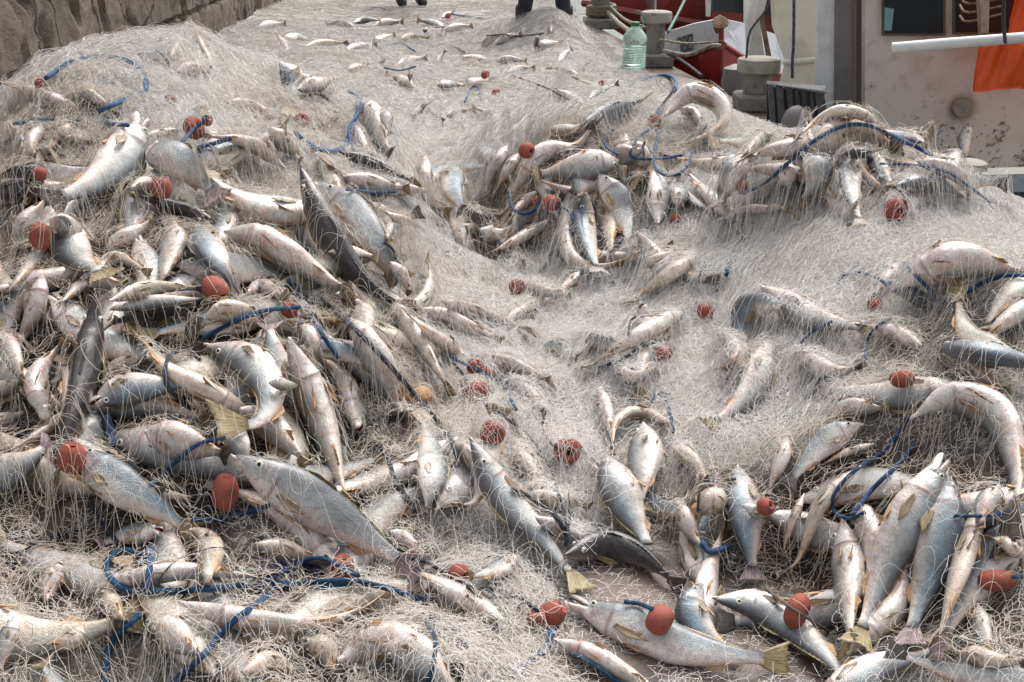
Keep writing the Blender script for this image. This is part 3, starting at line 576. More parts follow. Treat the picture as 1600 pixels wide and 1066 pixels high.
def person(x, y, z, rz, lean, label, coat, st=1.):
    root = empty('person', (x, y, z)); root.rotation_euler[2] = rz
    L = lean; sh = (0, -.42*math.sin(L), .95+.45*math.cos(L)); hd = (0, -.60*math.sin(L)-.02, .95+.68*math.cos(L)); hp = (0, .05, .93)
    V = [hp, (0, -.2*math.sin(L), .95+.22*math.cos(L)), sh, (0, sh[1]*1.18, sh[2]+.11), hd, (hd[0], hd[1]-.02, hd[2]+.13)]; E = [(0, 1), (1, 2), (2, 3), (3, 4), (4, 5)]; Rr = [(.15, .11), (.14, .11), (.15, .11), .055, .088, .075]
    for sx in (-1, 1):
        k = len(V); V += [(sx*.19, sh[1], sh[2]), (sx*.25, sh[1]-.10, sh[2]-.28), (sx*.16, sh[1]-.34, sh[2]-.36-.25*math.sin(L)), (sx*.15, sh[1]-.42, sh[2]-.40-.25*math.sin(L))]
        E += [(2, k), (k, k+1), (k+1, k+2), (k+2, k+3)]; Rr += [.06, .045, .032, .036]
        k = len(V); V += [(sx*.10, .05, .86), (sx*.12*(.5+.5*st), -.02, .48), (sx*.13*st, .03, .09), (sx*.14*st, -.13, .045)]; E += [(0, k), (k, k+1), (k+1, k+2), (k+2, k+3)]; Rr += [.095, .062, .048, .038]
    skin('body', V, E, Rr, M_SKIN, root)
    skin('trousers', [(0, .05, .95), (-.10, .05, .86), (-.12*(.5+.5*st), -.02, .48), (-.13*st, .03, .15), (.10, .05, .86), (.12*(.5+.5*st), -.02, .48), (.13*st, .03, .15)], [(0, 1), (1, 2), (2, 3), (0, 4), (4, 5), (5, 6)], [(.165, .125), .11, .085, .078, .11, .085, .078], M_TRO, root)
    V = [(0, 0, 1.0), (0, -.2*math.sin(L), .97+.22*math.cos(L)), sh]; E = [(0, 1), (1, 2)]; Rr = [(.175, .13), (.165, .13), (.17, .125)]
    for sx in (-1, 1):
        k = len(V); V += [(sx*.19, sh[1], sh[2]), (sx*.25, sh[1]-.10, sh[2]-.28), (sx*.17, sh[1]-.32, sh[2]-.35-.25*math.sin(L))]; E += [(2, k), (k, k+1), (k+1, k+2)]; Rr += [.075, .06, .048]
    skin('jacket', V, E, Rr, coat, root)
    for sx in (-1, 1): skin('boot', [(sx*(.13*st-.01*(st-1)), .025, .30), (sx*.13*st, .035, .09), (sx*.14*st, -.15, .05)], [(0, 1), (1, 2)], [.095, .085, .06], M_BOOT, root)
    skin('hair', [(0, hd[1]+.03, hd[2]+.05), (0, hd[1]+.01, hd[2]+.12)], [(0, 1)], [.092, .08], M_HAIR, root)
    return tag(root, label, 'person')
p = up(643, 14, 15.2); person(p[0], 15.2, float(H(p[0], 15.2))-.02, .25, .15, 'person in dark trousers standing far off on the spread net, nearer the stone wall', M_COAT)
p = up(850, 36, 11.35); person(p[0], 11.35, .09, .0, .9, 'person in dark boots bending over the net near the far bollard', M_BLUE, 1.6)

# ------------------------------------------------------------------ fish
PS = np.array([0, .012, .035, .07, .11, .16, .21, .238, .25, .30, .37, .45, .54, .62, .70, .77, .83, .88, .92, .95])
PD = np.array([.05, .12, .21, .33, .46, .62, .76, .84, .83, .93, 1, .97, .88, .77, .64, .50, .38, .30, .26, .29])   # above the axis
PV = np.array([.05, .13, .24, .37, .51, .68, .84, .93, .86, .97, 1, .94, .85, .72, .56, .43, .33, .27, .25, .28])   # below the axis
PT = np.array([.06, .16, .27, .42, .56, .72, .86, .96, .88, .96, 1, .95, .85, .73, .59, .44, .31, .21, .14, .09])
NST = 34
def place_line(pts, n, lift_px_depth, k=.55, maxlen=.52, deg=3):
    q = catmull(pts, n); t = np.linspace(0, 1, n)
    off = 0
    dd = np.min([zget(zb, q[:, 0]+a, q[:, 1]+b) for a, b in ((0, 0), (5, 0), (-5, 0), (0, 5))], 0); dd = np.minimum(dd, np.percentile(dd, 25)+.22*max(1, np.median(dd)/4)); co = np.polyfit(t, dd, min(deg, 3)); d = np.polyval(co, t); d = np.minimum(d, dd+.03); d = np.polyval(np.polyfit(t, d, min(deg, 3)), t)
    P = at_depth(q[:, 0], q[:, 1], d)
    L = np.linalg.norm(np.diff(P, axis=0), axis=1).sum()
    if L > maxlen:
        m = np.median(d); flat = np.linalg.norm(np.diff(at_depth(q[:, 0], q[:, 1], np.full(n, m)), axis=0), axis=1).sum()
        f = 1.
        for _ in range(12):
            f *= .85; dn = m+(d-m)*f; P = at_depth(q[:, 0], q[:, 1], dn)
            if np.linalg.norm(np.diff(P, axis=0), axis=1).sum() < max(maxlen, flat*1.04) or f < .35: break
        d = dn
    return q, d
def fin_fan(name, base, tip, thick, mat, parent, loc, rag=.12, seed=0, wav=.0, nrmv=None):
    """base, tip: matching point rows (n x 3); a rayed membrane with thickness and a ragged rim"""
    n = len(base); m = 7; r2 = np.random.default_rng(seed); j = np.repeat(1-rag*r2.random(n//3+1), 3)[:n]*(1-.04*r2.random(n))
    t = np.linspace(0, 1, m)[None, :, None]; tipj = base+(tip-base)*j[:, None]
    P = base[:, None]*(1-t)+tipj[:, None]*t
    N = nrmv if nrmv is not None else nrm(np.cross(base[-1]-base[0], tip[n//2]-base[n//2]))
    rid = (np.arange(n) % 2-.5)*thick*1.2; P = P+(rid[:, None]*(1-.2*t[..., 0]))[..., None]*N+(np.sin(t*2.2+seed)*wav)*N+(np.sin(np.linspace(0, 5, n)+seed)[:, None, None]*t*wav*.6)*N
    T_ = thick*(1-.75*t)*.5; A = (P+N*T_).reshape(-1, 3); B = (P-N*T_).reshape(-1, 3); K = n*m
    Fc = [(i*m+k, i*m+k+1, (i+1)*m+k+1, (i+1)*m+k) for i in range(n-1) for k in range(m-1)]
    Fb = [tuple(q+K for q in f[::-1]) for f in Fc]; rim = [k for k in range(m)]+[i*m+m-1 for i in range(1, n)]+[(n-1)*m+k for k in range(m-2, -1, -1)]+[i*m for i in range(n-2, 0, -1)]
    Fr = [(rim[k], rim[k-1], rim[k-1]+K, rim[k]+K) for k in range(len(rim))]
    uv = np.stack([np.repeat(np.linspace(0, 1, n), m), np.tile(np.linspace(0, 1, m), n)], 1); uv = np.vstack([uv, uv])
    return link_mesh(name, np.vstack([A, B]), Fc+Fb+Fr, mat, parent, True, loc, uv=uv)
FISHN = 0
def fish(label, pts, w, roll, cov, tone='s', mouth=0, tail='t', tw=1.15, full=True, group=None, lift=.55, name='fish', notail=False, nofin=False, tl=1., tr=0, cat='fish', fat=1.):
    global FISHN; FISHN += 1; sd_ = FISHN; r = np.random.default_rng(sd_*13+5)
    q, d = place_line(pts, NST, 0); dm = float(np.median(d)); hh = w/2*dm/F; th = hh*.66*fat
    d = d-hh*lift
    P = at_depth(q[:, 0], q[:, 1], d)
    # small natural bends
    s3 = np.r_[0, np.cumsum(np.linalg.norm(np.diff(P, axis=0), axis=1))]; L = s3[-1]; s = .2*s3/L+.8*np.linspace(0, 1, NST)
    T = nrm(np.gradient(P, axis=0)); Cm = nrm(CAM-P); N = nrm(.8*Cm+np.array([0, 0, .35])); N = nrm(N-(N*T).sum(1, keepdims=True)*T); B = np.cross(T, N)
    rr = R(roll)+R(tr)*(s-.3); Dv = np.cos(rr)[:, None]*N+np.sin(rr)[:, None]*B; Wv = np.cross(T, Dv)
    # body spans s 0..0.95 of the path up to the tail fin base
    f0 = 0 if not notail else 0
    bl = .87 if not notail else 1.0                      # share of the traced path taken by the body; the rest is tail fin
    L = min(L, np.linalg.norm(np.diff(q, axis=0), axis=1).sum()*dm/F*1.2)
    M_ = 30; NA = 22; sb = np.unique(np.r_[np.linspace(.085 if mouth else 0, .25, 14), np.linspace(.25, .95, 20)]); M_ = len(sb)
    def at(arr, sv): return np.stack([np.interp(sv, s, arr[:, k]) for k in range(3)], -1)
    sp = sb/.95*bl; Pc = at(P, sp); Dd = nrm(at(Dv, sp)); Ww = nrm(at(Wv, sp))
    pd = np.interp(sb, PS, PD)*hh; pv = np.interp(sb, PS, PV)*hh; pt = np.interp(sb, PS, PT)*th
    th_ = np.linspace(0, 2*math.pi, NA, endpoint=False); ct, st = np.cos(th_), np.sin(th_)
    wob = 1+.055*(vnoise(sb[:, None]*7+sd_*3.1, np.cos(th_)[None]*1.3+np.sin(th_)[None]*.7+5, 4)-.5)*2*sstep(.2, .35, sb)[:, None]
    up_ = np.where(ct > 0, pd[:, None], pv[:, None])*ct*wob; side = pt[:, None]*np.sign(st)*np.abs(st)**.85*wob
    V = Pc[:, None]+Dd[:, None]*up_[..., None]+Ww[:, None]*side[..., None]
    root = empty(name, tuple(Pc[M_//2])); loc = Pc[M_//2]
    Fc = [(i*NA+k, (i+1)*NA+k, (i+1)*NA+(k+1) % NA, i*NA+(k+1) % NA) for i in range(M_-1) for k in range(NA)]
    Fc += [tuple(range(NA)), tuple(range((M_-1)*NA, M_*NA))[::-1]]
    mats = [MF[tone], M_MOUTH]; midx = [0]*len(Fc); 
    if mouth: midx[-2] = 1
    dvn = np.broadcast_to(1-(ct+1)/2, (M_, NA)); circ = np.broadcast_to(np.minimum(th_, 2*math.pi-th_), (M_, NA))*hh*.82
    uv = np.stack([np.broadcast_to((sb*L)[:, None], (M_, NA)), circ], -1).reshape(-1, 2); uv2 = np.stack([np.broadcast_to(sb[:, None], (M_, NA)), dvn], -1).reshape(-1, 2)
    link_mesh('body', V.reshape(-1, 3), Fc, mats, root, True, loc, uv=uv, uv2=uv2, midx=midx)
    # dense sampling for draping
    k2 = np.linspace(0, M_-1, M_*3); i0 = np.clip(k2.astype(int), 0, M_-2); fr = (k2-i0)[:, None, None]; Vd = V[i0]*(1-fr)+V[i0+1]*fr
    Vd = np.concatenate([Vd, (Vd+np.roll(Vd, 1, 1))/2], 1); Vd = Vd[:, ::1]; splat(np.concatenate([Vd, .5*Vd+.5*Vd.mean(1, keepdims=True)], 1), cov)
    if tail == 't': tail = 'togvto'[sd_ % 6]
    # tail fin
    if not notail:
        sv = np.linspace(bl*.97, 1.0, 8); n = 17; g = np.linspace(-1, 1, n)
        b0 = at(P, bl*.985); b1 = at(P, 1.); Tt = nrm(b1-b0+1e-6); Dt = nrm(at(Dv, bl)); Dt = nrm(Dt-(Dt@Tt)*Tt); Wt = np.cross(Tt, Dt)
        bt = b0+Dt*(g*hh*.25)[:, None]; Lt = max(np.linalg.norm(b1-b0), .17*L*.8)*tl
        tip = b0+Tt*(Lt*(.80+.22*np.abs(g)+.05*np.cos(g*3)))[:, None]+Dt*(g*hh*tw*.8)[:, None]
        o = fin_fan('tail_fin', bt, tip, hh*.05+.0008, MFIN[tail], root, loc, .14, sd_, hh*.12, Wt); 
        me = np.empty(len(o.data.vertices)*3); o.data.vertices.foreach_get('co', me); splat(me.reshape(-1, 3)+loc, cov*.8, 1)
    if not full: return tag(root, label, cat, group)
    # eyes: set in the head on both flanks
    for sg in (-1, 1):
        se = .125; pc = at(P, se/.95*bl); De = nrm(at(Dv, se)); We = nrm(at(Wv, se))*sg; Te = np.cross(De, nrm(at(Wv, se)))
        hd_, ht_ = np.interp(se, PS, PD)*hh, np.interp(se, PS, PT)*th
        c = pc+De*hd_*.50+We*ht_*.92; ax = nrm(We+.25*De); re = hh*.165
        m_ = MB(); m_.lathe(c, [(re*1.0, -re*.5), (re, re*.05), (re*.86, re*.25), (re*.56, re*.36), (re*.52, re*.37), (re*.3, re*.44), (.0002, re*.46)], 16, ax)
        o = link_mesh('eye', np.vstack(m_.v), m_.f, [M_EYE, M_PUP], root, True, loc); o.data.polygons.foreach_set('material_index', [1 if (p.index >= 4*16 and p.index < 6*16) or p.index == 6*16+1 else 0 for p in o.data.polygons])
        if abs(math.cos(rr[3]))*0 > 1: break
    # jaws
    s0 = .085 if mouth else .02; jl = (.125 if mouth == 2 else .10)*L; c0 = at(P, s0/.95*bl); T0 = nrm(at(P, .0)-at(P, .09)); D0 = nrm(at(Dv, .02)); W0 = np.cross(T0, D0)
    openv = {0: .05, 1: .14, 2: .27}[mouth]
    if mouth:      # cavity
        m_ = MB(); HD, HV, HT = np.interp(s0, PS, PD)*hh, np.interp(s0, PS, PV)*hh, np.interp(s0, PS, PT)*th
        aa = np.linspace(0, 2*math.pi, 14, endpoint=False); ring = lambda f, dz: c0+T0*dz+D0*((np.where(np.cos(aa) > 0, HD, HV)*np.cos(aa)*f)[:, None])+W0*((HT*np.sin(aa)*f)[:, None])
        rr2 = np.vstack([ring(.96, .002), ring(.90, -.01*0+.001), ring(.55, .004), ring(.15, .003)]); link_mesh('mouth', rr2, [(i*14+k, i*14+(k+1) % 14, (i+1)*14+(k+1) % 14, (i+1)*14+k) for i in range(3) for k in range(14)]+[tuple(range(42, 56))], M_MOUTH, root, True, loc)
    for sg, nm in ((1, 'upper_jaw'), (-1, 'lower_jaw')):
        if not mouth and sg > 0: continue
        base_h = np.interp(s0+.01, PS, PD if sg > 0 else PV)*hh; base_w = np.interp(s0+.01, PS, PT)*th*1.02
        n = 9; A = np.linspace(-math.pi/2, math.pi/2, n); rows = []
        for kk, (u, f) in enumerate(((-.45, 1.2), (0, 1.0), (.35, .95), (.65, .80), (.88, .55), (1.0, .2))):
            axis = nrm(T0*math.cos(openv)+D0*sg*math.sin(openv)); cc = c0+axis*jl*u*((1. if sg < 0 else .86) if mouth else .38)+D0*sg*(hh*.02)
            if u < 0: cc = c0+T0*jl*u+D0*sg*hh*.02
            ff = f*(1. if mouth else .75); rows.append(cc+D0*sg*(np.cos(A)*base_h*ff*(.80 if mouth else .96))[:, None]+W0*(np.sin(A)*base_w*ff)[:, None])
        V1 = np.array(rows); cen = V1.mean(1, keepdims=True); V2 = cen+(V1-cen)*.84-D0*sg*hh*.02; m1 = len(rows); K = m1*n
        Fo = [(i*n+k, i*n+k+1, (i+1)*n+k+1, (i+1)*n+k) for i in range(m1-1) for k in range(n-1)]; Fi = [tuple(x+K for x in f[::-1]) for f in Fo]
        rim = [k for k in range(n)]+[i*n+n-1 for i in range(1, m1)]+[(m1-1)*n+k for k in range(n-2, -1, -1)]+[i*n for i in range(m1-2, 0, -1)]
        Fr = [(rim[k], rim[k-1], rim[k-1]+K, rim[k]+K) for k in range(len(rim))]
        tt = 'p' if tone in 'spy' else tone
        nV = 2*K; link_mesh(nm, np.vstack([V1.reshape(-1, 3), V2.reshape(-1, 3)]), Fo+Fi+Fr, [MF[tt], M_MOUTH], root, True, loc, uv=np.zeros((nV, 2)), uv2=np.tile([.05, .55 if sg > 0 else .75], (nV, 1)), midx=[0]*len(Fo)+[1 if mouth else 0]*len(Fi)+[0]*len(Fr))
    if nofin: return tag(root, label, cat, group)
    fc = {'s': 't', 'p': 'r', 'b': 'g', 'd': 'g', 'y': 'r'}[tone]
    def surf(sv, th0):
        sv = np.asarray(sv, float); p_ = at(P, sv/.95*bl); D_ = nrm(at(Dv, sv/.95*bl)); W_ = nrm(at(Wv, sv/.95*bl)); hu = np.interp(sv, PS, PD if math.cos(th0) > 0 else PV)*hh; ht = np.interp(sv, PS, PT)*th
        return p_+D_*(hu*math.cos(th0)*.97)[..., None]+W_*(ht*math.sin(th0)*.97)[..., None], D_, W_
    # spiny and soft dorsal fins, folded back
    for s0, s1, hgt in ((.30, .50, .34), (.53, .86, .20)):
        sv = np.linspace(s0, s1, 21); b_, D_, W_ = surf(sv, 0.); Tt = nrm(np.gradient(b_, axis=0)); prof = np.sin(np.linspace(.25, 3.0, 21))**.6
        tip = b_+(D_*.55+Tt*.9+W_*.35*r.choice([-1, 1]))*(hh*hgt*prof)[:, None]
        fin_fan('dorsal_fin', b_, tip, hh*.03+.0005, MFIN['o' if tone in 'syp' else 'g'], root, loc, .3, sd_+3, hh*.03, W_[10])
    # anal fin
    sv = np.linspace(.68, .79, 9); b_, D_, W_ = surf(sv, math.pi); Tt = nrm(np.gradient(b_, axis=0)); prof = np.linspace(1, .35, 9)
    fin_fan('anal_fin', b_, b_+(-D_*.45+Tt*.9+W_*.3*r.uniform(-1, 1))*(hh*.62*prof)[:, None], hh*.04+.0005, MFIN['r'], root, loc, .15, sd_+5, hh*.03, W_[4])
    for sg in (-1, 1):
        sv = np.linspace(.285, .315, 9); b_, D_, W_ = surf(sv, math.pi-sg*.42); Tt = nrm(at(P, .4)-at(P, .28)); o_ = W_[4]*sg
        spread = np.linspace(-.5, .5, 9)[:, None]
        fin_fan('pelvic_fin', b_, b_+Tt*.125*L+(-D_*.10+o_*.25)*hh+spread*o_*hh*.30, hh*.05+.0005, MFIN['r' if fc != 'g' else 't'], root, loc, .18, sd_+7, hh*.03, nrm(np.cross(Tt, o_)))
        a_ = math.pi/2*1.22; b_, D_, W_ = surf(np.linspace(.262, .275, 9), sg*a_); b_ = b_+D_*(np.linspace(-1, 1, 9)*hh*.11)[:, None]; o_ = W_[4]*sg
        ln = .17*L*r.uniform(.8, 1.15)
        fin_fan('pectoral_fin', b_, b_+Tt*ln*(1-.45*np.abs(np.linspace(-1, 1, 9)))[:, None]+o_*hh*r.uniform(.12, .4)+D_*(np.linspace(-1, 1, 9)*hh*.13-hh*.12)[:, None], hh*.05+.0005, MFIN['t' if fc != 'g' else 'o'], root, loc, .15, sd_+9+sg, hh*.03, o_)
    return tag(root, label, cat, group)

def floatb(label, px, py, size, ax=None, el=1., cov=.3, cork=False, hole=True, group=None):
    """a foam net float: a fat ring with a hole through it; ax = direction of its bore in the picture plane and towards the viewer"""
    d = float(np.min(zget(zb, np.array([px-size*.3, px, px+size*.3]), np.array([py, py, py])))); r_ = size/2*d/F
    c = at_depth(f8(px), f8(py), d-r_*.62); a = ax or (.5, .3, .6); A = nrm(RT*a[0]+UP*a[1]-FWD*a[2]); l = r_*el
    b = r_*.20
    if cork: prof = [(b, -l*.62), (r_*.80, -l*.66), (r_*.97, -l*.5), (r_, -l*.1), (r_, l*.45), (r_*.9, l*.64), (b, l*.62)]
    else: prof = [(b, -l*.72)]+[(r_*(.22+.78*math.sin(k/10*math.pi)**.9), -l*math.cos(k/10*math.pi)*.92) for k in range(1, 10)]+[(b, l*.72)]
    root = empty('net_float', tuple(c)); m_ = MB(); n = 28; m_.lathe(c, prof, n, A, jit=.0)
    q_ = m_.v[0]-c; ph = float(px*.37+py*.11); m_.v[0] = c+q_*(1+.025*np.sin(q_@np.array([1.7, .9, .4])/r_*1.6+ph)+.018*np.sin(q_@np.array([-.6, 1.9, 1.1])/r_*2.3+ph*2))[:, None]
    V = np.vstack(m_.v); Fc = m_.f[:-2]+[(k, (k+1) % n, (len(prof)-1)*n+(k+1) % n, (len(prof)-1)*n+k)[::-1] for k in range(n)]
    link_mesh('foam_ring', V, Fc, [M_CORK if cork else M_FLOAT, M_HOLE], root, True, c, midx=[0]*(len(m_.f)-2)+[1]*n).data.set_sharp_from_angle(angle=R(50))
    Vd = (V.reshape(-1, n, 3)); kk = np.linspace(0, len(prof)-1.001, 30); i0 = kk.astype(int); fr = (kk-i0)[:, None, None]; splat(Vd[i0]*(1-fr)+Vd[i0+1]*fr, cov)
    return tag(root, label, 'float', group or 'red foam floats strung on the net')
def rope(label, pts, w, col='b', cov=.25, lift=.7, name='rope', group=None):
    q = catmull(pts, max(14, int(sum(math.dist(a, b) for a, b in zip(pts, pts[1:]))/5))); n = len(q)
    dd = zget(zb, q[:, 0], q[:, 1]); k = 7; ker = np.hanning(k+2)[1:-1]; ker /= ker.sum(); dp = np.pad(dd, k//2, mode='edge'); d = np.minimum(np.convolve(dp, ker, 'valid'), dd+.01); dp = np.pad(d, k//2, mode='edge'); d = np.convolve(dp, ker, 'valid')
    rr_ = w*.88/2*np.median(d)/F; d = d-rr_*lift; P = at_depth(q[:, 0], q[:, 1], d)
    # do not let a rope stretch along the view across a gap
    NS = 10; V, Fc = tube_arr(P, rr_*(1+.06*np.sin(np.arange(n)*1.7)), NS); sl = np.r_[0, np.cumsum(np.linalg.norm(np.diff(P, axis=0), axis=1))]/max(rr_, .001)*.9
    uv = np.stack([np.repeat(sl, NS), np.tile(np.arange(NS)/NS*6, n)], 1)
    o = link_mesh(name, V, Fc, MR[col], uv=uv)
    Pd = catmull(P, n*3); splat(np.concatenate([Pd, Pd+np.array([0, 0, rr_])]), cov, 0)
    return tag(o, label, 'rope', group)

# ================================================================== catalogue, deep things first, each set down on what already lies there
G = 'dead fish heaped in the net'
def f(label, pts, w, roll, cov, tone='s', mouth=0, tail='t', **k): fish(label, pts, w*1.10, roll, cov*1.1+.01, tone, mouth, tail, group=G, **{'lift': .8 if cov < .2 else .5, **k})
rp = rope; fl = floatb
# ---- the press of fish under and between the ones told apart below
rf = np.random.default_rng(21)
def pack(n, x0, x1, y0, y1, label, cov, size=.40, wide=1.0):
    k = 0; nx = max(1, int(round(math.sqrt(n*(x1-x0)/(y1-y0))))); ny = max(1, int(round(n/nx)))
    for j in range(ny):
        for i in range(nx):
            x = x0+(x1-x0)*(i+rf.uniform(.15, .85))/nx; y_ = y0+(y1-y0)*(j+rf.uniform(.15, .85))/ny
            d = float(zget(zheap, x, y_)); a = rf.uniform(0, 2*math.pi); ln = size*rf.uniform(.8, 1.1)*F/d; fy = .72; b_ = rf.uniform(-.18, .18)*ln
            dx, dy = math.cos(a)*ln/2, math.sin(a)*ln/2*fy; px_, py_ = -math.sin(a)*b_, math.cos(a)*b_*fy
            tn = rf.choice(list('sspppyyb')); fish(label, [(x-dx, y_-dy), (x+px_, y_+py_), (x+dx, y_+dy)], ln*rf.uniform(.21, .25)*wide, float(rf.choice([150, 165, -100, 100, -75, 75, 140])), cov*rf.uniform(.7, 1.3), tn, mouth=int(rf.random() < .25), tr=float(rf.uniform(-25, 25)), lift=.35, group=label.replace('one of the ', ''))
pack(42, -20, 640, 200, 760, 'one of the fish packed tightly under the others in the left heap', .5)
pack(7, 20, 640, 800, 1030, 'one of the fish showing faintly in the front netting under the teal rope', .45)
pack(14, 670, 1080, 235, 420, 'one of the fish crowded inside the hollow of the netting', .12, .36)
pack(10, 1090, 1540, 205, 320, 'one of the fish crowded under the net along the crest', .2, .38)
pack(9, 1080, 1600, 730, 1000, 'one of the fish crowded in the dark beneath the hanging fish', .1, .36)
pack(4, 1100, 1600, 350, 680, 'one of the fish showing faintly through the right slope netting', .5, .36)
pack(3, 700, 1080, 430, 800, 'one of the fish showing faintly through the valley netting', .5, .36)
# ---- far netting: little shows of each
FARG = 'small fish half sunk in the far netting'
for k, (x, y_, ln, w, an, tn, cv) in enumerate([(425,42,44,13,10,'p',.5),(462,62,40,14,-5,'p',.45),(512,70,60,12,5,'y',.4),(565,74,46,12,12,'p',.4),(608,38,42,12,8,'s',.5),(672,38,40,12,160,'s',.25),(716,46,46,14,12,'p',.3),(700,24,20,8,30,'p',.3),
 (645,96,44,12,15,'p',.5),(624,126,46,14,150,'y',.5),(690,90,26,10,60,'g',.4),(706,134,40,14,0,'p',.5),(795,62,40,14,20,'s',.3),(770,63,36,12,30,'p',.35),(862,44,20,9,80,'d',.3),(858,70,34,13,10,'p',.35),
 (884,86,30,10,50,'p',.4),(748,128,40,13,8,'s',.5),(925,136,60,13,150,'p',.4),(944,142,50,11,30,'s',.4),(888,150,46,14,150,'b',.3),(690,184,38,12,-35,'s',.4),(720,176,40,12,10,'p',.5),(660,170,34,11,40,'s',.5),(800,96,44,11,0,'p',.5),
 (560,105,30,10,10,'y',.5),(440,66,40,14,120,'p',.4),(575,34,40,10,5,'s',.6),(815,110,40,11,10,'y',.55),(760,178,44,12,150,'p',.5),(880,112,44,12,165,'s',.45),(530,40,40,10,175,'p',.5),(740,92,44,12,170,'s',.5),(600,60,36,10,20,'p',.5),(650,60,40,11,0,'y',.55)]):
    dx, dy = math.cos(R(an))*ln/2, -math.sin(R(an))*ln/2
    fish('small pale fish half sunk in the far spread netting', [(x-dx*1.15, y_-dy), (x, y_-3), (x+dx*1.15, y_+dy)], w*1.25, (130, -100, 160, 80)[k % 4], cv*.8, tn if tn != 'g' else 'd', full=False, group=FARG, lift=.35)
for x, y_, h, an, tn in ((578,74,15,80,'g'),(692,50,9,90,'g'),(634,100,14,75,'o'),(641,116,16,85,'g'),(690,200,16,80,'g'),(838,66,16,80,'g'),(665,46,8,60,'g'),(600,92,8,40,'o')):
    dx, dy = math.cos(R(an))*h, -math.sin(R(an))*h
    fish('tail fin of a buried fish poking up from the far netting', [(x-dx*.7, y_-dy*.7), (x, y_), (x+dx, y_+dy)], 8, 80, .15, 'd', tail=tn, full=False, group='fish tails poking from the far netting', tw=1.6, lift=.8)
# ---- left heap, back
f('pinkish tail end of a fish sticking out of the net beside the stone wall', [(118,166),(60,146),(-20,122)], 28, 150, .04, 'p')
f('pale slender fish veiled by net under the looped blue rope', [(120,138),(155,158),(190,184)], 20, 150, .35, 'y')
f('ghostly silver fish deep in the net bundle beneath the wall crack', [(215,85),(245,90),(285,88)], 22, -70, .5, 's')
f('small silver fish head glinting in the high net bundle by the wall', [(275,68),(268,84),(262,104)], 16, 150, .4, 's')
f('thin orange-yellow fish tail standing up at the top of the net bundle', [(330,98),(315,68),(300,38)], 12, 170, .1, 'y')
f('silver belly buried near the black cord tip atop the bundle', [(275,112),(300,108),(330,112)], 26, 170, .55, 's')
f('short white fish curled near the wall end of the netting', [(66,200),(48,222),(56,250)], 30, 160, .12, 'p')
f('white fish under the straight blue rope, beside the short curled one', [(108,195),(88,218),(70,244)], 30, 150, .25, 'y')
f('reddish fish seen through net right of the white pair', [(105,215),(122,218),(145,222)], 22, 170, .45, 'p')
f('blue-grey fish with rounded back standing in net at the edge of the far sheet', [(438,98),(462,135),(452,180)], 38, 75, .22, 'b')
f('small fish with two fin blades raised beside the rounded blue-grey one', [(500,128),(480,122),(462,108)], 20, 120, .25, 'y', tail='o')
f('pale fish whose notched olive tail rises above the blue coil', [(465,140),(495,132),(524,118)], 26, 100, .3, 'y', tail='o')
f('plump speckled fish beside the blue coil with its red mouth agape', [(566,160),(586,198),(612,250)], 50, 150, .12, 's')
f('slim pale fish tucked left of the plump speckled one', [(552,196),(566,225),(585,250)], 24, 160, .3, 's')
f('small head with gaping pink jaws behind the plump speckled fish', [(598,170),(605,190),(610,212)], 18, -80, .06, 'p', mouth=2)
f('long white fish arching behind the strapped red float', [(445,262),(385,222),(312,212)], 32, 160, .25, 's')
f('slim white fish lying behind the upturned head', [(282,203),(240,210),(205,220)], 20, 160, .2, 'p')
f('ghostly pale fish lying in net above the coil of brown cord', [(350,160),(400,170),(440,190)], 24, 150, .6, 'p')
f('pale fish lying in net left of the red float in the coil', [(420,200),(450,228),(470,258)], 28, 150, .4, 's')
f('dark fish back showing under the blue coil', [(530,238),(590,258),(655,288)], 28, 5, .15, 'd', tail='o')
f('white fish lying just beneath the dark back under the blue coil', [(537,276),(585,288),(645,296)], 30, 150, .12, 's')
f('dark fish half in shade at the wall side of the heap', [(66,285),(20,300),(-30,306)], 44, 10, .12, 'd')
f('brown-mouthed dark fish at the wall side', [(70,268),(35,268),(-10,280)], 26, 20, .12, 'd', mouth=2)
# ---- middle hollow
f('curved pale fish at the left rim of the hollow', [(664,245),(668,305),(706,334)], 27, 165, .05, 'p')
f('grey-backed fish standing head up in the hollow, eye showing', [(713,258),(708,298),(728,334)], 38, -70, .04, 'b')
f('white fish hanging with its tail in the hollow, left of a pair', [(792,228),(768,268),(756,312)], 28, 150, .06, 's')
f('white fish hanging with its tail in the hollow, second of a pair', [(810,240),(790,270),(772,304)], 24, 150, .08, 'p')
f('dark ridge fish hidden by shadowed net at the bottom of the hollow', [(730,330),(760,345),(790,335)], 30, 0, .3, 'd')
f('pale rounded belly below the hollow beside the pink fish', [(750,360),(775,368),(800,360)], 36, 170, .3, 's')
f('pink fish with open mouth reaching out of the hollow', [(860,346),(812,372),(756,400)], 28, 165, .05, 'p', mouth=1)
f('red bellied fish beside the float at the left rim of the cluster', [(838,300),(810,325),(796,345)], 24, 170, .15, 'p')
f('light brown fish hanging behind the two blue-backed ones', [(938,300),(950,350),(956,405)], 36, 140, .10, 'y')
f('slim yellowish fish hanging at the near side of the cluster', [(900,285),(888,335),(868,405)], 28, 80, .04, 'y', tail='g')
f('white bellied fish bent into a hook under the cluster', [(893,330),(888,392),(925,418),(985,404)], 36, 175, .03, 's', tail='o')
f('thin orange tail stock pointing away under the cluster', [(1000,418),(1030,404),(1078,388)], 18, 150, .12, 'y')
f('small white tail fish below the cluster in shadow', [(905,425),(890,440),(868,458)], 20, 130, .1, 's')
f('round pale fish head facing the cluster from behind', [(930,275),(910,290),(900,310)], 42, 100, .15, 's')
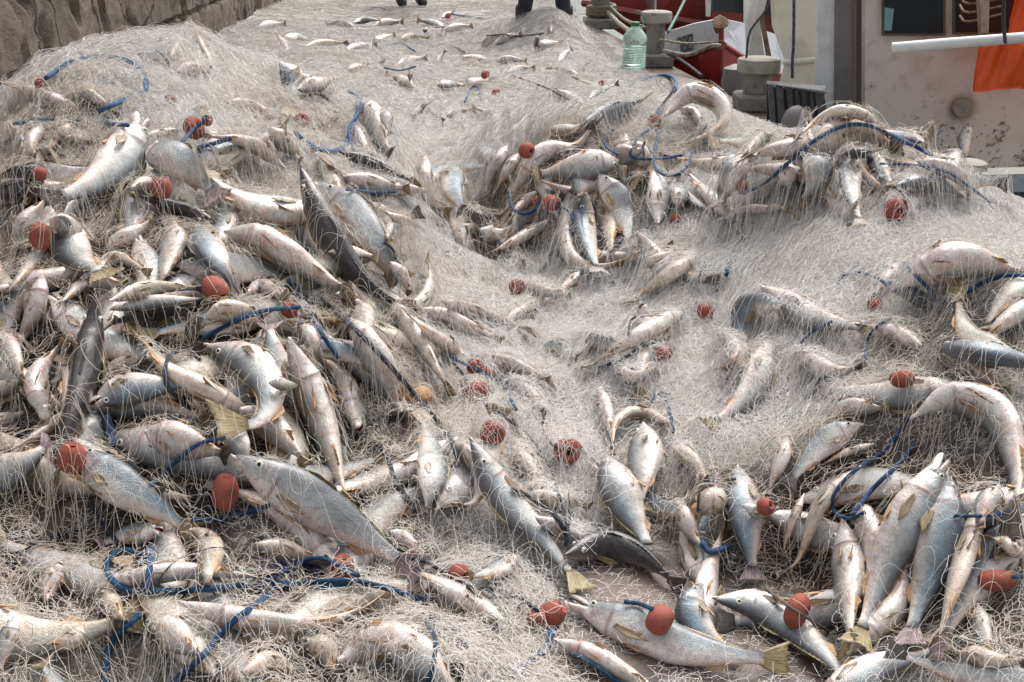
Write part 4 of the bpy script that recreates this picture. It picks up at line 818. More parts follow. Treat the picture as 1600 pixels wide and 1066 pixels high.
f('fish with bluish back hanging tail down, right of the cluster', [(936,272),(970,322),(986,388)], 42, -75, .03, 's', tail='g')
f('blue-grey fish hanging at the front of the cluster', [(915,303),(912,355),(938,432)], 38, 65, .02, 'b', tail='v')
f('pale fish at the right of the cluster with its fin raised', [(1030,350),(1030,300),(1022,246)], 42, 120, .08, 's')
f('net-veiled fish right of the fin-raised one', [(1062,325),(1062,298),(1056,272)], 26, 110, .3, 's')
f('pale fish hidden in net above the cluster near the big loop of rope', [(985,225),(1000,250),(990,290)], 40, 150, .4, 'p')
f('small-mouthed fish under the thin rope loop', [(960,245),(985,240),(1010,232)], 34, 150, .4, 'p')
f('round-bodied fish back under netting left of the raised tail', [(862,208),(885,205),(910,192)], 34, 40, .3, 'y')
f('dark grey fish lying under net on the crest by the raised tail', [(915,190),(960,172),(1015,152)], 40, 10, .38, 'b')
f('pink fish with its tail raised above the cluster', [(806,296),(848,240),(900,230),(935,180)], 38, 170, .08, 'p', tail='g')
f('slim dark-backed fish lying on the top of the cluster', [(866,243),(905,243),(960,250)], 24, -40, .05, 'd')
f('large pink-backed fish lying across the top of the cluster, eye to the far side', [(966,252),(900,262),(828,276)], 44, -105, .03, 's')
f('pale thick fish curled inside the ring-shaped one', [(1062,170),(1085,180),(1100,204)], 20, 150, .4, 'p')
f('pinkish fish bent into a ring on the crest of the heap', [(1040,180),(1078,146),(1122,160),(1130,192),(1098,214),(1046,228)], 40, 168, .05, 'p')
# ---- right crest
f('grey fish lying beside the float at the foot of the crest, pectoral fin raised', [(1160,246),(1140,280),(1124,326)], 40, 110, .08, 's')
f('net-covered fish head behind the crest', [(1205,210),(1180,222),(1160,250)], 34, 150, .4, 'p')
f('white fish with an orange streak at the head end of the crest', [(1268,222),(1215,234),(1160,248)], 36, 160, .06, 'p')
f('big belly arching under the blue rope on the crest', [(1262,238),(1338,206),(1412,240)], 58, 150, .22, 'y')
f('slender fish arched highest on the crest', [(1372,192),(1330,174),(1290,180),(1238,220)], 27, 165, .04, 'y')
f('silvery fish with its eye showing, behind the blue rope on the crest', [(1442,222),(1405,214),(1362,200)], 28, -60, .18, 's')
f('fish with white head and open mouth pointing over the crest edge', [(1496,236),(1468,268),(1385,246)], 38, 150, .06, 'p', mouth=1)
f('short tapered tail fish hanging in front of the big belly', [(1352,238),(1375,262),(1396,292)], 26, 100, .12, 'b')
f('dark little fish under the crest ropes', [(1320,240),(1345,240),(1372,238)], 26, 10, .12, 'd')
f('speckled fish bending down below the crest with pale edge', [(1258,244),(1280,274),(1246,322)], 38, -80, .05, 's')
f('pink netted head beside the speckled bending fish', [(1215,270),(1232,282),(1238,300)], 34, 160, .2, 'p')
f('white fish with orange vent next to the thin blue ropes', [(1432,252),(1490,270),(1520,308)], 26, 150, .06, 'p')
f('grey body under net with a dark patch below the crest', [(1400,290),(1455,286),(1515,312)], 38, 30, .35, 's')
f('slim pinkish fish lying below the float at the foot of the crest', [(1122,344),(1175,328),(1245,330)], 20, 160, .08, 'p')
f('small pink tail beside the knotted brown rope', [(1195,332),(1215,324),(1232,326)], 14, 160, .2, 'p')
# ---- right slope
f('big white belly rising through the netting on the right slope', [(1418,446),(1500,408),(1615,432)], 74, 165, .24, 'p')
f('half-buried fish before the big white belly', [(1402,412),(1380,440),(1362,470)], 30, 150, .5, 'p')
f('grey fish under net just below the big white belly', [(1395,455),(1430,460),(1480,478)], 30, 10, .45, 'b')
f('scaled fish half sunk at the centre of the slope, orange fin up', [(1085,400),(1035,436),(980,474)], 36, 150, .34, 'y')
f('slim white fish pointing up the slope beside dark rope', [(1066,488),(1000,524),(908,578)], 42, 165, .13, 's')
f('dark-backed fish arched and head down in the netting', [(1222,476),(1180,478),(1157,520),(1160,580)], 44, 60, .16, 'b')
f('veiled fish under the arched dark-backed one', [(1120,520),(1150,548),(1130,580)], 26, 150, .5, 'p')
f('pale net-covered lump fish in the lower slope', [(1250,560),(1300,580),(1350,572)], 40, 170, .7, 'p')
f('white fish seen through thick net near the crossing ropes', [(1440,540),(1400,520),(1340,505)], 38, 160, .55, 'p')
f('pale fish veiled by net near the small covered float', [(1300,650),(1340,636),(1390,640)], 36, 160, .6, 'p')
f('white body lying behind the raised olive tail', [(1640,430),(1580,462),(1528,522)], 54, 150, .08, 's')
f('smooth white belly cut off by the frame under the raised tail', [(1640,468),(1585,492),(1532,536)], 44, 172, .03, 'p', notail=True)
f('fish whose broad olive tail stands upright on the right slope', [(1600,562),(1545,545),(1506,512),(1496,450)], 38, 80, .0, 'y', tail='o', tw=1.9, tl=2.3, lift=2.2)
f('orange tailed fish below the dark long back', [(1500,560),(1540,590),(1580,612)], 26, 160, .15, 'y', tail='o')
f('long dark-backed fish with bluish side lying out of frame', [(1464,544),(1540,552),(1680,582)], 50, 35, .02, 'b')
# ---- valley floor
for lb, pts, w, ro, cv, tn in (('white fish in the valley floor beside the covered round float', [(815,450),(850,455),(895,462)], 22, 160, .3, 's'),
 ('long pale fish faint under net in the upper valley', [(655,482),(720,505),(790,535)], 34, 165, .45, 'p'), ('faint white fish above the long pale one in the valley', [(690,470),(760,492),(840,520)], 26, 165, .6, 's'),
 ('faint silver fish at the end of the valley floor', [(745,556),(800,570),(870,600)], 30, 160, .5, 's'), ('small silver fish showing in the centre of the valley', [(850,540),(875,545),(905,560)], 26, -60, .4, 's'),
 ('blue-grey lump of fish under the valley net', [(915,530),(940,535),(965,530)], 30, 10, .5, 'b'), ('pale fish below the slim white one', [(960,575),(990,590),(1030,570)], 26, 160, .5, 'p'),
 ('faint pink fish near the pair of floats in the valley', [(795,600),(830,615),(850,650)], 24, 165, .6, 'p'), ('ghostly belly under net beside the orange-red open float', [(800,700),(830,735),(850,775)], 34, 165, .7, 'p'),
 ('pale fish under net across the valley mouth', [(830,770),(880,785),(925,790)], 30, 165, .6, 'y'), ('yellowish net-covered fish near the head-up pair', [(1050,700),(1080,720),(1110,760)], 36, 165, .65, 'y')): f(lb, pts, w, ro, min(.8, cv*1.15), tn)
f('open red mouth of a fish breaking through the netting', [(938,608),(950,650),(958,700)], 32, 175, .2, 'p', mouth=2)
f('brownish fish curved over the head-up pair', [(1046,660),(995,642),(962,662),(956,716)], 28, 160, .08, 'y')
f('plump white fish standing behind the gill-open one', [(1004,662),(1008,725),(996,800)], 54, 115, .06, 's')
f('fish with its gill gaping dark, tail to the stone', [(945,712),(978,788),(1022,868)], 62, 70, .06, 's', tail='g')
# ---- left heap middle
f('small open-mouthed head at the far wall side of the left heap', [(24,376),(46,342),(76,308)], 38, 160, .08, 'p', mouth=1)
f('long pale fish under the wall-side round float', [(92,350),(50,410),(0,470)], 34, 150, .2, 's')
f('pinkish-orange tail beside the wall-side float', [(100,335),(70,372),(20,392)], 18, 150, .12, 'y')
f('spotted white fish with orange belly seam standing at the wall side', [(66,432),(52,490),(22,556)], 42, 160, .08, 'p')
f('small scaled white fish under the brown curled one', [(138,430),(116,455),(88,478)], 26, 150, .08, 's')
f('pink fish bent in the centre of the left heap', [(168,388),(202,368),(240,342)], 34, 165, .12, 'p')
f('scaly fish upright behind the hanging blue-grey one', [(272,348),(268,395),(250,446)], 46, 140, .26, 's')
f('olive-grey fish lying flat under the folded tail fish', [(330,342),(255,318),(198,300)], 36, -10, .12, 'd', tail='o')
f('white head beneath the upturned head, beside a float', [(245,292),(222,288),(196,298)], 32, 160, .08, 's')
f('reddish brown curled tail in the middle of the left heap', [(150,440),(180,402),(238,430)], 22, 130, .06, 'y', tail='o')
f('round white snout near the centre of the left heap', [(140,448),(165,440),(195,446)], 30, 170, .12, 's')
f('dark fish lying flat behind the very dark long one', [(300,474),(236,486),(165,508)], 44, 5, .1, 'd')
f('lower of two thin silver fish lying side by side', [(170,484),(235,472),(332,466)], 22, 90, .05, 's')
f('upper of two thin silver fish lying side by side', [(172,470),(238,450),(330,452)], 26, 150, .05, 'y')
f('scaly pale fish beside the blue rope, net over it', [(320,498),(365,484),(420,496)], 36, 150, .22, 'y')
f('round white head in a ball of net under the dark streak', [(388,456),(415,452),(450,470)], 36, 165, .25, 'p')
# ---- the large ones on top of the left heap
f('blunt-headed speckled fish lying beside the wall-side float, body bent', [(92,338),(104,378),(128,410),(168,430)], 60, 80, .14, 's')
f('white fish at the centre top with its snout toward the dark diagonal fish', [(510,330),(430,328),(370,308),(318,262)], 58, 140, .10, 'p')
f('folded fish with tail hanging over the white one at the centre top', [(232,232),(270,248),(305,275),(342,312)], 54, -85, .06, 's', tail='v', tw=1.3)
f('upturned head and silver body leaning on the heap near the wall, jaws open', [(222,186),(205,225),(160,278),(74,318)], 66, -100, .03, 's', mouth=2, tail='g')
f('blue-grey fish hanging head up, tail over the slanted float', [(308,352),(328,392),(352,426),(376,456)], 50, 65, .05, 'b', tail='v')
f('tiny white fish head under the long diagonal fish', [(525,460),(548,458),(565,468)], 16, 160, .06, 's')
f('deep-bodied scaly fish behind the long dark diagonal one', [(556,470),(568,512),(574,560)], 50, 150, .22, 's')
f('tiny fish with open red mouth at the heap shoulder', [(610,345),(608,356),(604,378)], 20, 160, .08, 'p', mouth=1)
f('small pinkish head pointing into the hollow from the shoulder', [(612,330),(575,320),(540,306)], 20, 165, .12, 'p', mouth=1)
f('small pale fish lying by the small pinkish head', [(650,350),(620,340),(590,325)], 16, 160, .2, 'p')
f('flank of a silver fish running beside the long dark diagonal one', [(498,286),(560,345),(632,446)], 56, -75, .10, 's', tail='o')
f('yellow tail fin laid over the silver flank', [(515,394),(545,394),(594,402)], 22, 90, .02, 'y', tail='o', tw=1.1)
f('small white fish under the flexed tail at the shoulder', [(610,410),(628,432),(640,462)], 24, 160, .15, 's')
f('fish with its olive tail flicked upward at the shoulder', [(628,488),(662,468),(672,438),(668,396)], 24, 160, .05, 'p', tail='o', tw=1.6)
f('long white fish running from the dark diagonal tail to the valley', [(600,452),(660,540),(708,622)], 42, 165, .10, 's')
f('pinkish fish head pointing into the valley', [(726,554),(682,528),(634,486)], 32, 150, .12, 'p')
f('long dark diagonal fish with netting stretched over its back', [(470,262),(505,350),(560,430),(608,468),(662,492)], 56, -15, .08, 'd', tail='o')
f('white fish lying diagonally with orange belly fins, snout pointing at the hanging blue-grey one', [(354,364),(410,378),(470,412),(560,466)], 62, 165, .04, 'p')
f('fish head in net at the far end of the first slope', [(0,520),(22,560),(40,610)], 36, 150, .15, 's')
f('pale nose at the frame edge of the left heap', [(-20,620),(8,605),(40,590)], 26, 160, .15, 'p')
f('netted silver fish at the frame edge above the pink tail', [(-30,672),(10,655),(46,640)], 28, 150, .15, 'p')
f('red finned thin fish crossing under the very dark long one', [(112,640),(60,678),(0,712)], 24, 165, .06, 'p')
f('thick silver fish with open gill at the frame edge', [(-50,740),(10,738),(84,690)], 56, 95, .1, 's')
f('white fish lying head down, jaws toward the very dark long one', [(70,652),(58,590),(104,528)], 46, 165, .04, 'p', mouth=1)
f('pinkish netted fish above the head with ringed eye', [(160,600),(190,570),(232,555)], 34, 165, .25, 'p')
f('fish head with ringed eye and open jaw facing the wall', [(145,632),(205,608),(310,598)], 50, 85, .06, 'b', mouth=1)
f('slender yellow-white fish tapering up to the centre of the left heap', [(392,645),(310,602),(256,572),(212,515)], 48, 160, .1, 'y')
f('netted pale belly under the slender yellow-white fish', [(228,676),(290,694),(362,712)], 66, 160, .26, 'p')
f('scaly fish behind the curled one at the centre', [(432,628),(430,562),(418,498)], 50, -80, .08, 's')
f('short thick pink fish wedged under the long white belly', [(376,640),(432,672),(484,728)], 60, 165, .06, 'p')
f('thin blue-grey fish with mauve tail in the net', [(470,540),(535,550),(606,580)], 30, -80, .15, 'b', tail='v')
f('pale fish above the blue rope bundle', [(470,510),(490,540),(470,560)], 30, 150, .25, 's')
f('white fish sliding down to the cork float, orange vent', [(548,500),(600,580),(636,676)], 50, 150, .08, 's', tail='v')
f('olive tailed fish standing behind the cork float', [(668,790),(676,740),(660,640)], 44, 100, .2, 's', tail='o', tw=1.3)
f('scaled tail stock below the curled fish', [(352,660),(376,700),(386,748)], 36, 80, .04, 's', tail='t')
f('curled scaly fish with its big orange-grey tail fanned forward', [(322,540),(392,566),(424,616),(404,660),(352,662)], 54, 85, .03, 's', tail='o', tw=1.6, tl=1.9)
f('brown tail fin lying across the long white belly', [(420,598),(440,600),(472,602)], 20, 90, .02, 'y', tail='o', tw=1.5)
f('long white-bellied fish hanging down the middle of the left heap', [(452,532),(496,640),(528,740),(546,812)], 66, 160, .03, 's')
f('netted dark tail piece beside the strap of dark rope', [(600,640),(620,650),(640,640)], 26, 20, .3, 'd')
f('fish with visible eye and net over its blue flank', [(122,700),(190,760),(312,836)], 62, -80, .26, 'b', mouth=1, tail='o')
f('white fish head with round eye and gaping red mouth under dark rope', [(252,830),(208,834),(150,852)], 36, 100, .06, 's', mouth=2)
f('curled small white fish before the blue striped one', [(700,690),(748,728),(744,782),(698,790)], 38, 160, .10, 'p')
f('small tail in the shadow beside the red oval float', [(420,740),(440,752),(462,770)], 24, 140, .1, 's')
f('very dark slimy long fish standing across the left heap', [(150,462),(142,530),(122,620),(96,700),(82,770)], 62, 5, .02, 'd', tail='g')
# ---- front left
f('long pinkish fish lying under the thick teal rope', [(150,918),(280,893),(440,905)], 38, 168, .14, 'p')
f('netted open-mouthed head near the frame corner', [(94,884),(78,912),(70,950)], 50, 160, .38, 'p', mouth=2)
f('yellowish knob of fish in net below the teal rope loop', [(160,925),(178,948),(196,975)], 42, 170, .28, 'y')
f('round pale fish belly wrapped in net near the front', [(245,975),(285,1000),(320,1030)], 60, 170, .36, 's')
f('pale fish covered by net under the front rope', [(130,975),(110,1000),(60,1010)], 44, 160, .5, 'y')
f('slim silver fish end at the frame edge low in the picture', [(24,962),(8,1010),(-4,1062)], 30, 120, .06, 's')
f('white spread tail blades at the bottom frame edge', [(110,1120),(90,1080),(64,1030)], 34, 90, .04, 's', tail='t', tw=1.5)
f('large white fish mass under net at the front middle', [(530,1032),(620,1006),(730,1064)], 80, 165, .3, 'p')
f('yellow-spotted netted fish at the front', [(480,1000),(510,1020),(525,1060)], 50, 165, .42, 'y')
f('white fish under net running out of the frame bottom', [(600,1010),(660,1030),(720,1090)], 60, 120, .3, 's')
f('pale netted fish between the front ropes', [(380,1050),(430,1040),(470,1060)], 50, 165, .6, 'y')
f('netted pale body along the teal rope middle', [(400,850),(450,862),(520,880)], 40, 160, .5, 'y')
f('scaly tail curving beside the red float of the front', [(806,868),(775,892),(728,902)], 32, 110, .12, 's')
f('faint silver fish under net right of the longest flank', [(610,830),(640,850),(670,870)], 36, 160, .55, 's')
f('silver fish lying in line with the longest flank, nearer the valley', [(786,968),(706,922),(632,884)], 46, 150, .14, 's', tail='v')
f('longest silver flank crossing the front of the left heap', [(368,712),(470,775),(580,846),(660,900)], 72, -65, .07, 's', tail='v')
f('fish tail folded down over the teal rope, scales in rows', [(298,828),(328,860),(320,924)], 42, 85, .02, 'y', tail='v')
f('slim white fish with orange fins lying belly up at the front', [(284,942),(380,968),(500,974),(598,936)], 48, 172, .03, 'p')
f('blue striped fish sliding down to the valley mouth', [(736,690),(785,775),(858,856),(916,926)], 56, 55, .07, 's')
f('pale tail slipping behind the dark arched fish', [(836,808),(884,832),(950,856)], 28, 150, .06, 's')
# ---- front right
f('netted fish head behind the two hanging yellow ones', [(1228,684),(1218,726),(1196,774)], 34, 150, .3, 'p')
f('thin yellow fish beside the tail-down spotted one', [(1364,694),(1320,708),(1278,730)], 20, 160, .08, 'y')
f('spotted fish with tail pointing down toward the red fins', [(1346,662),(1290,690),(1226,762)], 42, 85, .10, 's', tail='g')
f('pale belly beside the upright blue-backed fish', [(1088,780),(1115,785),(1148,800)], 52, 165, .22, 'y')
f('short yellow-edged fish hanging in shade', [(1256,772),(1236,820),(1220,872)], 18, 150, .03, 'y')
f('long yellow-edged fish hanging over the netting', [(1342,730),(1282,790),(1246,876),(1206,900)], 32, 155, .06, 'y', tail='t')
f('upright blue-backed fish at the stone edge with its eye up', [(1150,728),(1166,810),(1178,910)], 54, 75, .06, 'b')
f('red finned fish in shadow under the hanging ones', [(1160,790),(1190,800),(1230,790)], 24, 165, .15, 'p')
f('pink belly wedged behind the hanging pair', [(1340,790),(1362,845),(1352,912)], 52, 168, .06, 'p')
f('white hanging fish left of the large pair', [(1316,812),(1326,900),(1328,1018)], 60, 150, .04, 's', tail='o')
f('orange-seamed slim fish hanging right of the large pair', [(1532,780),(1510,860),(1478,960),(1462,1018)], 42, 150, .03, 'y', tail='t')
f('pale netted fish in the corner beyond the red oval float', [(1528,945),(1536,990),(1560,1040)], 34, 150, .4, 's')
f('netted pale fish at the corner near the curved thin one', [(1500,1020),(1550,1035),(1610,1030)], 44, 160, .45, 'y')
f('netted pale body behind the large bent fish', [(1560,760),(1540,790),(1530,830)], 46, 160, .3, 'p')
f('brownish netted fish right of the orange-seamed slim one', [(1600,870),(1575,850),(1540,840)], 36, 150, .3, 'y')
f('fish of the large pair with bright blue back', [(1482,738),(1466,850),(1414,1012)], 66, -70, .02, 'b', tail='v')
f('fish of the large pair with head raised and jaws parted', [(1478,714),(1412,822),(1372,912),(1336,1018)], 60, -100, .02, 's', mouth=1, tail='o')
f('large white fish bent like a bow with broad grey tail', [(1428,652),(1490,622),(1558,648),(1588,728),(1584,790),(1574,826)], 62, 150, .03, 's', tail='g', tw=1.7, tl=1.9)
f('pale netted fish between the head-up pair and the upright one', [(1060,790),(1080,830),(1100,860)], 36, 160, .5, 'p')
f('dark arched fish lying on the bare stone edge', [(882,868),(940,852),(1000,868),(1070,922)], 52, -25, .06, 'd', tail='g')
f('silver fish with eye toward the stone, float cord over its back', [(1118,936),(1195,952),(1285,1020),(1340,1085)], 56, 70, .10, 's')
f('grey curved fish overlapping the fish lying on the bare stone', [(1096,912),(1080,950),(1104,994),(1162,1030)], 50, 75, .05, 'b', tail='g')
f('large silver fish lying on the bare stone with parted jaws', [(890,938),(970,972),(1088,1016),(1240,1034)], 64, -82, .02, 's', mouth=1)
f('white fish cut by the frame with teal cord across it', [(868,1000),(950,1036),(1060,1100)], 44, 172, .06, 'p')
f('silver scaly fish bent at the bottom frame edge', [(1270,1110),(1360,1046),(1430,1026),(1480,1010)], 50, 75, .05, 's')
f('thin grey scaled fish with long dark tail stretched across the corner', [(1680,1070),(1540,1058),(1460,1042),(1380,1010)], 38, 80, .04, 's', tail='g')
# ---- floats
fl('round red float strapped by blue rope behind the upturned head', 303,200,36,(.8,.3,.5),.8,.1)
fl('small red float behind the strapped one', 324,188,18,cov=.3)
fl('bright float inside the blue coil', 472,188,24,(.3,.2,.8),.9,.1)
fl('float between the upturned head and the folded tail fish', 252,294,32,(.1,.9,.3),1.1,.05)
fl('oval float nearest the stone wall on the left heap', 63,370,34,(.1,.9,.3),1.35,.05)
fl('float in the brown mouth at the wall side', 62,272,22,(.2,.9,.2),1.1,.1)
fl('slanted float touching the tail of the hanging blue-grey fish', 336,452,36,(.6,-.6,.3),1.35,.03)
fl('smooth oval float standing beside the longest silver flank', 352,770,42,(.15,.95,.2),1.5,.02)
fl('fat float sitting on the thick teal rope', 534,888,38,(.3,.8,.4),1.25,.08)
fl('float at the tip of the dark cord near the scaly curved tail', 716,897,34,(.8,-.2,.5),.9,.12)
fl('double-lobed float right of the valley mouth beside blue rope', 862,960,40,(.8,.6,.2),1.2,.05); fl('smaller lobe float pressed against the double-lobed one', 838,966,30,(.7,-.4,.4),1.,.08)
fl('float half hidden behind the large fish on bare stone', 1031,968,48,(.9,-.3,.3),.9,.04)
fl('disc float threaded on a cord over the front fish', 1245,955,58,(.85,-.35,.45),.62,.03)
fl('long red float near the corner tied with blue rope', 1557,907,34,(.98,.05,.15),1.75,.03)
fl('float veiled in net showing its hole, alone in the valley', 887,704,44,(.1,-.2,.95),.8,.62)
fl('netted float above the lone one, below the float pair', 770,676,42,(.2,-.3,.9),.8,.62)
fl('largest float of the cluster right of the cork', 744,614,44,(.5,-.5,.6),.8,.62)
fl('small float at the top of the cluster right of the cork', 762,586,28,(.5,-.4,.6),.9,.62); fl('faint pink float beside the small cluster float', 742,572,26,cov=.35)
fl('tan cork float threaded on dark rope down the left heap', 655,622,42,(.55,-.8,.25),.85,.02,cork=True)
fl('covered float at the head of the valley', 808,448,26,cov=.4); fl('netted orange float up the slope', 1102,486,26,cov=.35); fl('blurred float under net beside the slim white fish', 1037,552,26,cov=.45)
fl('netted float below the brown rope on the right slope', 1400,328,38,(.2,-.3,.9),.8,.62)
fl('narrow float tied beside the pectoral-raised fish', 1161,293,18,(.1,.95,.2),1.4,.06)
fl('float knotted on blue rope near the ring-shaped fish', 1023,189,20,(.25,.9,.2),1.15,.04)
fl('float at the upper end of the pink raised-tail fish', 823,235,26,(.7,-.3,.5),.9,.06); fl('oval float at the head of the hanging cluster', 862,317,24,(.8,-.4,.3),1.2,.04); fl('dull float partly behind the oval cluster float', 838,314,16,cov=.15)
fl('dull red float low at the right of the cluster', 1057,343,20,cov=.2)
for x, y_, s_, lb in ((775,146,14,'little float on the far sheet beyond the hollow'),(758,117,13,'little float of the far sheet near its middle'),(700,25,9,'farthest float near the standing man'),(816,57,8,'tiny float on the cord before the bending man'),(940,130,10,'pale pink float on the far sheet near the bottle'),(945,86,8,'tiny pink float close to the bottle')): fl(lb, x, y_, s_, cov=.12)
fl('float ghosted by net beside blue ropes on the left heap', 452,485,26,cov=.4); fl('long float ghosted by net on the right slope', 1410,592,28,(.98,.1,.2),1.5,.4); fl('small float dangling in the high net bundle near the wall', 266,158,16,(.4,-.8,.3),1.4,.62)
fl('dull float behind the upright blue-backed fish', 1196,792,28,cov=.25); fl('dark red float hidden by the gaping blue-flanked fish', 112,716,44,(.2,.9,.3),1.2,.1)
fl('small ghosted float in the net by the stone wall', 62,131,16,cov=.3); fl('reddish float blurred at the bottom of the crossing ropes', 1368,478,24,cov=.5)
# ---- ropes
rp('black rope stub curving out of the net at the wall', [(42,122),(44,106),(56,102),(70,112)], 7, 'k', .0, lift=7)
rp('blue rope looping over the net bundle beside the wall', [(72,122),(110,98),(160,88),(205,98),(228,125),(222,145),(190,158),(154,174)], 8, 'b', .0, lift=8.5)
rp('straight blue rope under the wall bundle', [(22,194),(80,186),(130,190),(200,196)], 7, 'b', .05, lift=3)
rp('blue strap tied across the round red float', [(284,222),(300,205),(318,190),(322,180)], 6, 'b', .02)
rp('short thick blue rope end behind the folded tail fish', [(308,232),(335,224),(362,216)], 8, 'b', .05)
rp('brown-teal cord forming the inner ring of the coil', [(470,152),(495,146),(518,160),(528,180),(510,194),(490,200)], 6, 'n', .03, lift=1.8)
rp('blue rope forming the outer ring of the coil', [(520,140),(550,145),(566,160),(556,182),(546,210),(535,232),(505,236),(478,222),(462,208)], 8, 'b', .03, lift=1.8)
rp('second blue turn of the coil', [(535,150),(552,158),(560,176),(545,200),(552,235)], 5, 'b', .15)
rp('dark blue rope line in net below the white fish', [(540,296),(580,300),(620,300)], 5, 'b', .3)
rp('blue rope slanting across the middle of the left heap', [(318,528),(360,506),(410,486),(470,480)], 8, 'b', .15)
rp('blue rope bundle going down between the long fishes', [(450,436),(480,480),(505,525),(530,560)], 8, 'b', .3)
rp('dark rope threading the cork float', [(500,466),(545,505),(585,545),(630,595),(668,640),(700,680),(716,716)], 9, 'k', .06)
rp('slate rope bent in a hook near the centre of the left heap', [(312,562),(290,546),(266,556),(257,585),(268,612),(300,640)], 8, 'k', .05)
rp('navy rope slanting under the scaled tail stock', [(352,684),(310,694),(275,722),(232,762)], 8, 'b', .08)
rp('navy rope curling free beside the long white-bellied fish', [(552,680),(585,690),(606,718),(618,752),(636,778),(648,802)], 8, 'k', .08)
rp('stub of blue rope below the ringed-eye head', [(165,650),(172,672),(176,696)], 16, 'b', .12)
rp('dark rope running down past the gaping head', [(140,786),(162,820),(190,856)], 9, 'k', .06)
rp('thick teal rope looping across the front of the left heap', [(225,866),(190,860),(167,878),(172,902),(200,922),(260,924),(330,920),(420,912),(500,914),(560,912),(610,920),(640,932),(682,944)], 11, 't', .03)
rp('second teal strand lying along the thick teal rope', [(420,920),(500,908),(560,908),(618,924),(660,940)], 8, 't', .08)
rp('short blue rope hanging at the teal rope loop', [(236,856),(234,890),(230,922)], 12, 'b', .12)
rp('blue rope falling from the loop to the frame bottom', [(222,958),(190,985),(168,1020),(162,1080)], 13, 't', .12)
rp('blue rope slanting to the frame bottom below the white belly', [(420,930),(360,975),(316,1025),(262,1075)], 12, 'b', .10)
rp('blue rope under the fat float slanting back', [(560,900),(500,872),(450,888),(400,920)], 8, 'b', .2)
rp('dark blue rope at the frame edge above the corner head', [(-10,874),(35,862),(80,838),(130,826)], 7, 'k', .15)
rp('blue rope tucked behind the red oval float', [(300,812),(340,812),(390,800),(420,790)], 9, 'b', .2)
rp('violet thread winding over the teal rope', [(236,924),(270,880),(310,862),(345,856),(400,872),(440,880),(520,884),(555,905)], 2.2, 'v', .02)
rp('violet thread curling in the net at the front', [(400,876),(418,900),(424,915),(428,890),(445,872),(470,878),(500,900)], 2., 'v', .02)
rp('violet thread straggling at the frame bottom', [(775,972),(778,1000),(768,1030),(756,1060),(780,1045),(800,1030)], 2.2, 'v', .02)
rp('teal cord hanging over the large white mass', [(664,968),(680,1000),(676,1040),(664,1075)], 8, 't', .06)
rp('short teal cord beside the hanging one', [(672,968),(700,976),(715,1000),(730,1012)], 8, 't', .08)
rp('blue rope from the double-lobed float to the frame bottom', [(862,984),(856,1008),(826,1036),(790,1060)], 12, 'b', .08)
rp('dark rope entering the double-lobed float', [(730,918),(775,922),(812,936),(842,954)], 8, 'k', .06)
rp('dark blue cord behind the float at the tail', [(640,872),(665,878),(695,896)], 7, 'k', .15)
rp('teal cord lying over the white fish at the frame bottom', [(896,1022),(930,1040),(965,1066),(990,1090)], 7, 't', .02)
rp('teal rope end near the float on the bare stone', [(975,940),(1000,944),(1020,952)], 8, 't', .1)
rp('black rope looping beside the blue striped fish', [(800,764),(835,782),(868,806),(884,835),(884,852)], 8, 'k', .03)
rp('branch of black cord meeting the loop', [(888,770),(890,810),(884,850)], 4, 'k', .05)
rp('dark cord running down the valley past the lone float', [(800,655),(835,692),(862,740),(878,790),(892,850)], 4.5, 'k', .08, lift=1.3)
rp('blue cord crossing the float pair', [(700,556),(745,578),(785,602),(806,640)], 6, 'b', .08, lift=1.3)
rp('black cord touching the largest cluster float', [(694,560),(716,576),(732,600)], 5, 'k', .06)
rp('dark cord leaving the largest cluster float', [(758,634),(780,646),(810,668)], 5, 'k', .06)
rp('grey cord curling left of the lone valley float', [(884,620),(856,640),(848,668),(860,692),(876,702)], 4, 'k', .25)
rp('dark curl of rope on the shoulder above the valley', [(690,392),(712,394),(726,410),(724,432)], 6, 'k', .12)
rp('dark cord between the tail and the shoulder curl', [(600,378),(614,390),(618,404)], 5, 'k', .12)
rp('blue rope arching over the crest', [(978,136),(1005,124),(1040,118),(1056,126),(1054,140)], 6, 'b', .08)
rp('blue cord going down from the arch through the float', [(1054,140),(1040,158),(1028,172),(1026,182)], 5, 'b', .2)
rp('blue cord bowing below the float by the ring-shaped fish', [(1020,200),(1000,212),(988,230),(988,246),(1030,248),(1070,242)], 5, 'b', .03)
rp('long blue cord falling into the cluster', [(1026,202),(1025,230),(1022,255),(1034,272),(1056,274),(1074,258),(1082,236)], 5, 'b', .05)
rp('blue cord looping left of the bow', [(966,196),(948,212),(946,228),(966,242)], 4.5, 'b', .08)
rp('blue ring of cord beside the cluster float', [(842,312),(834,330),(814,334),(800,322),(796,300)], 5.5, 'b', .02)
rp('blue cord from the oval float into the cluster', [(872,324),(886,328),(898,346)], 4.5, 'b', .03)
rp('blue rope lying over the crest from the foot float', [(1160,302),(1195,286),(1230,256),(1275,218),(1315,198),(1355,196),(1400,214),(1455,242)], 7, 'b', .10)
rp('thin blue cord over the far shoulder of the crest', [(1375,256),(1430,258),(1480,270),(1520,296),(1548,318)], 4.5, 'b', .04)
rp('brown rope bent over the netted float', [(1326,352),(1334,322),(1362,300),(1392,291),(1410,300),(1414,318)], 7, 'n', .12)
rp('dotted blue cord arc on the right slope', [(1308,446),(1320,430),(1350,427),(1380,440),(1394,456)], 5, 'b', .08, lift=1.3)
rp('blue rope slanting down beneath the big white belly', [(1412,412),(1440,440),(1464,464),(1490,484)], 7, 'b', .08, lift=1.3)
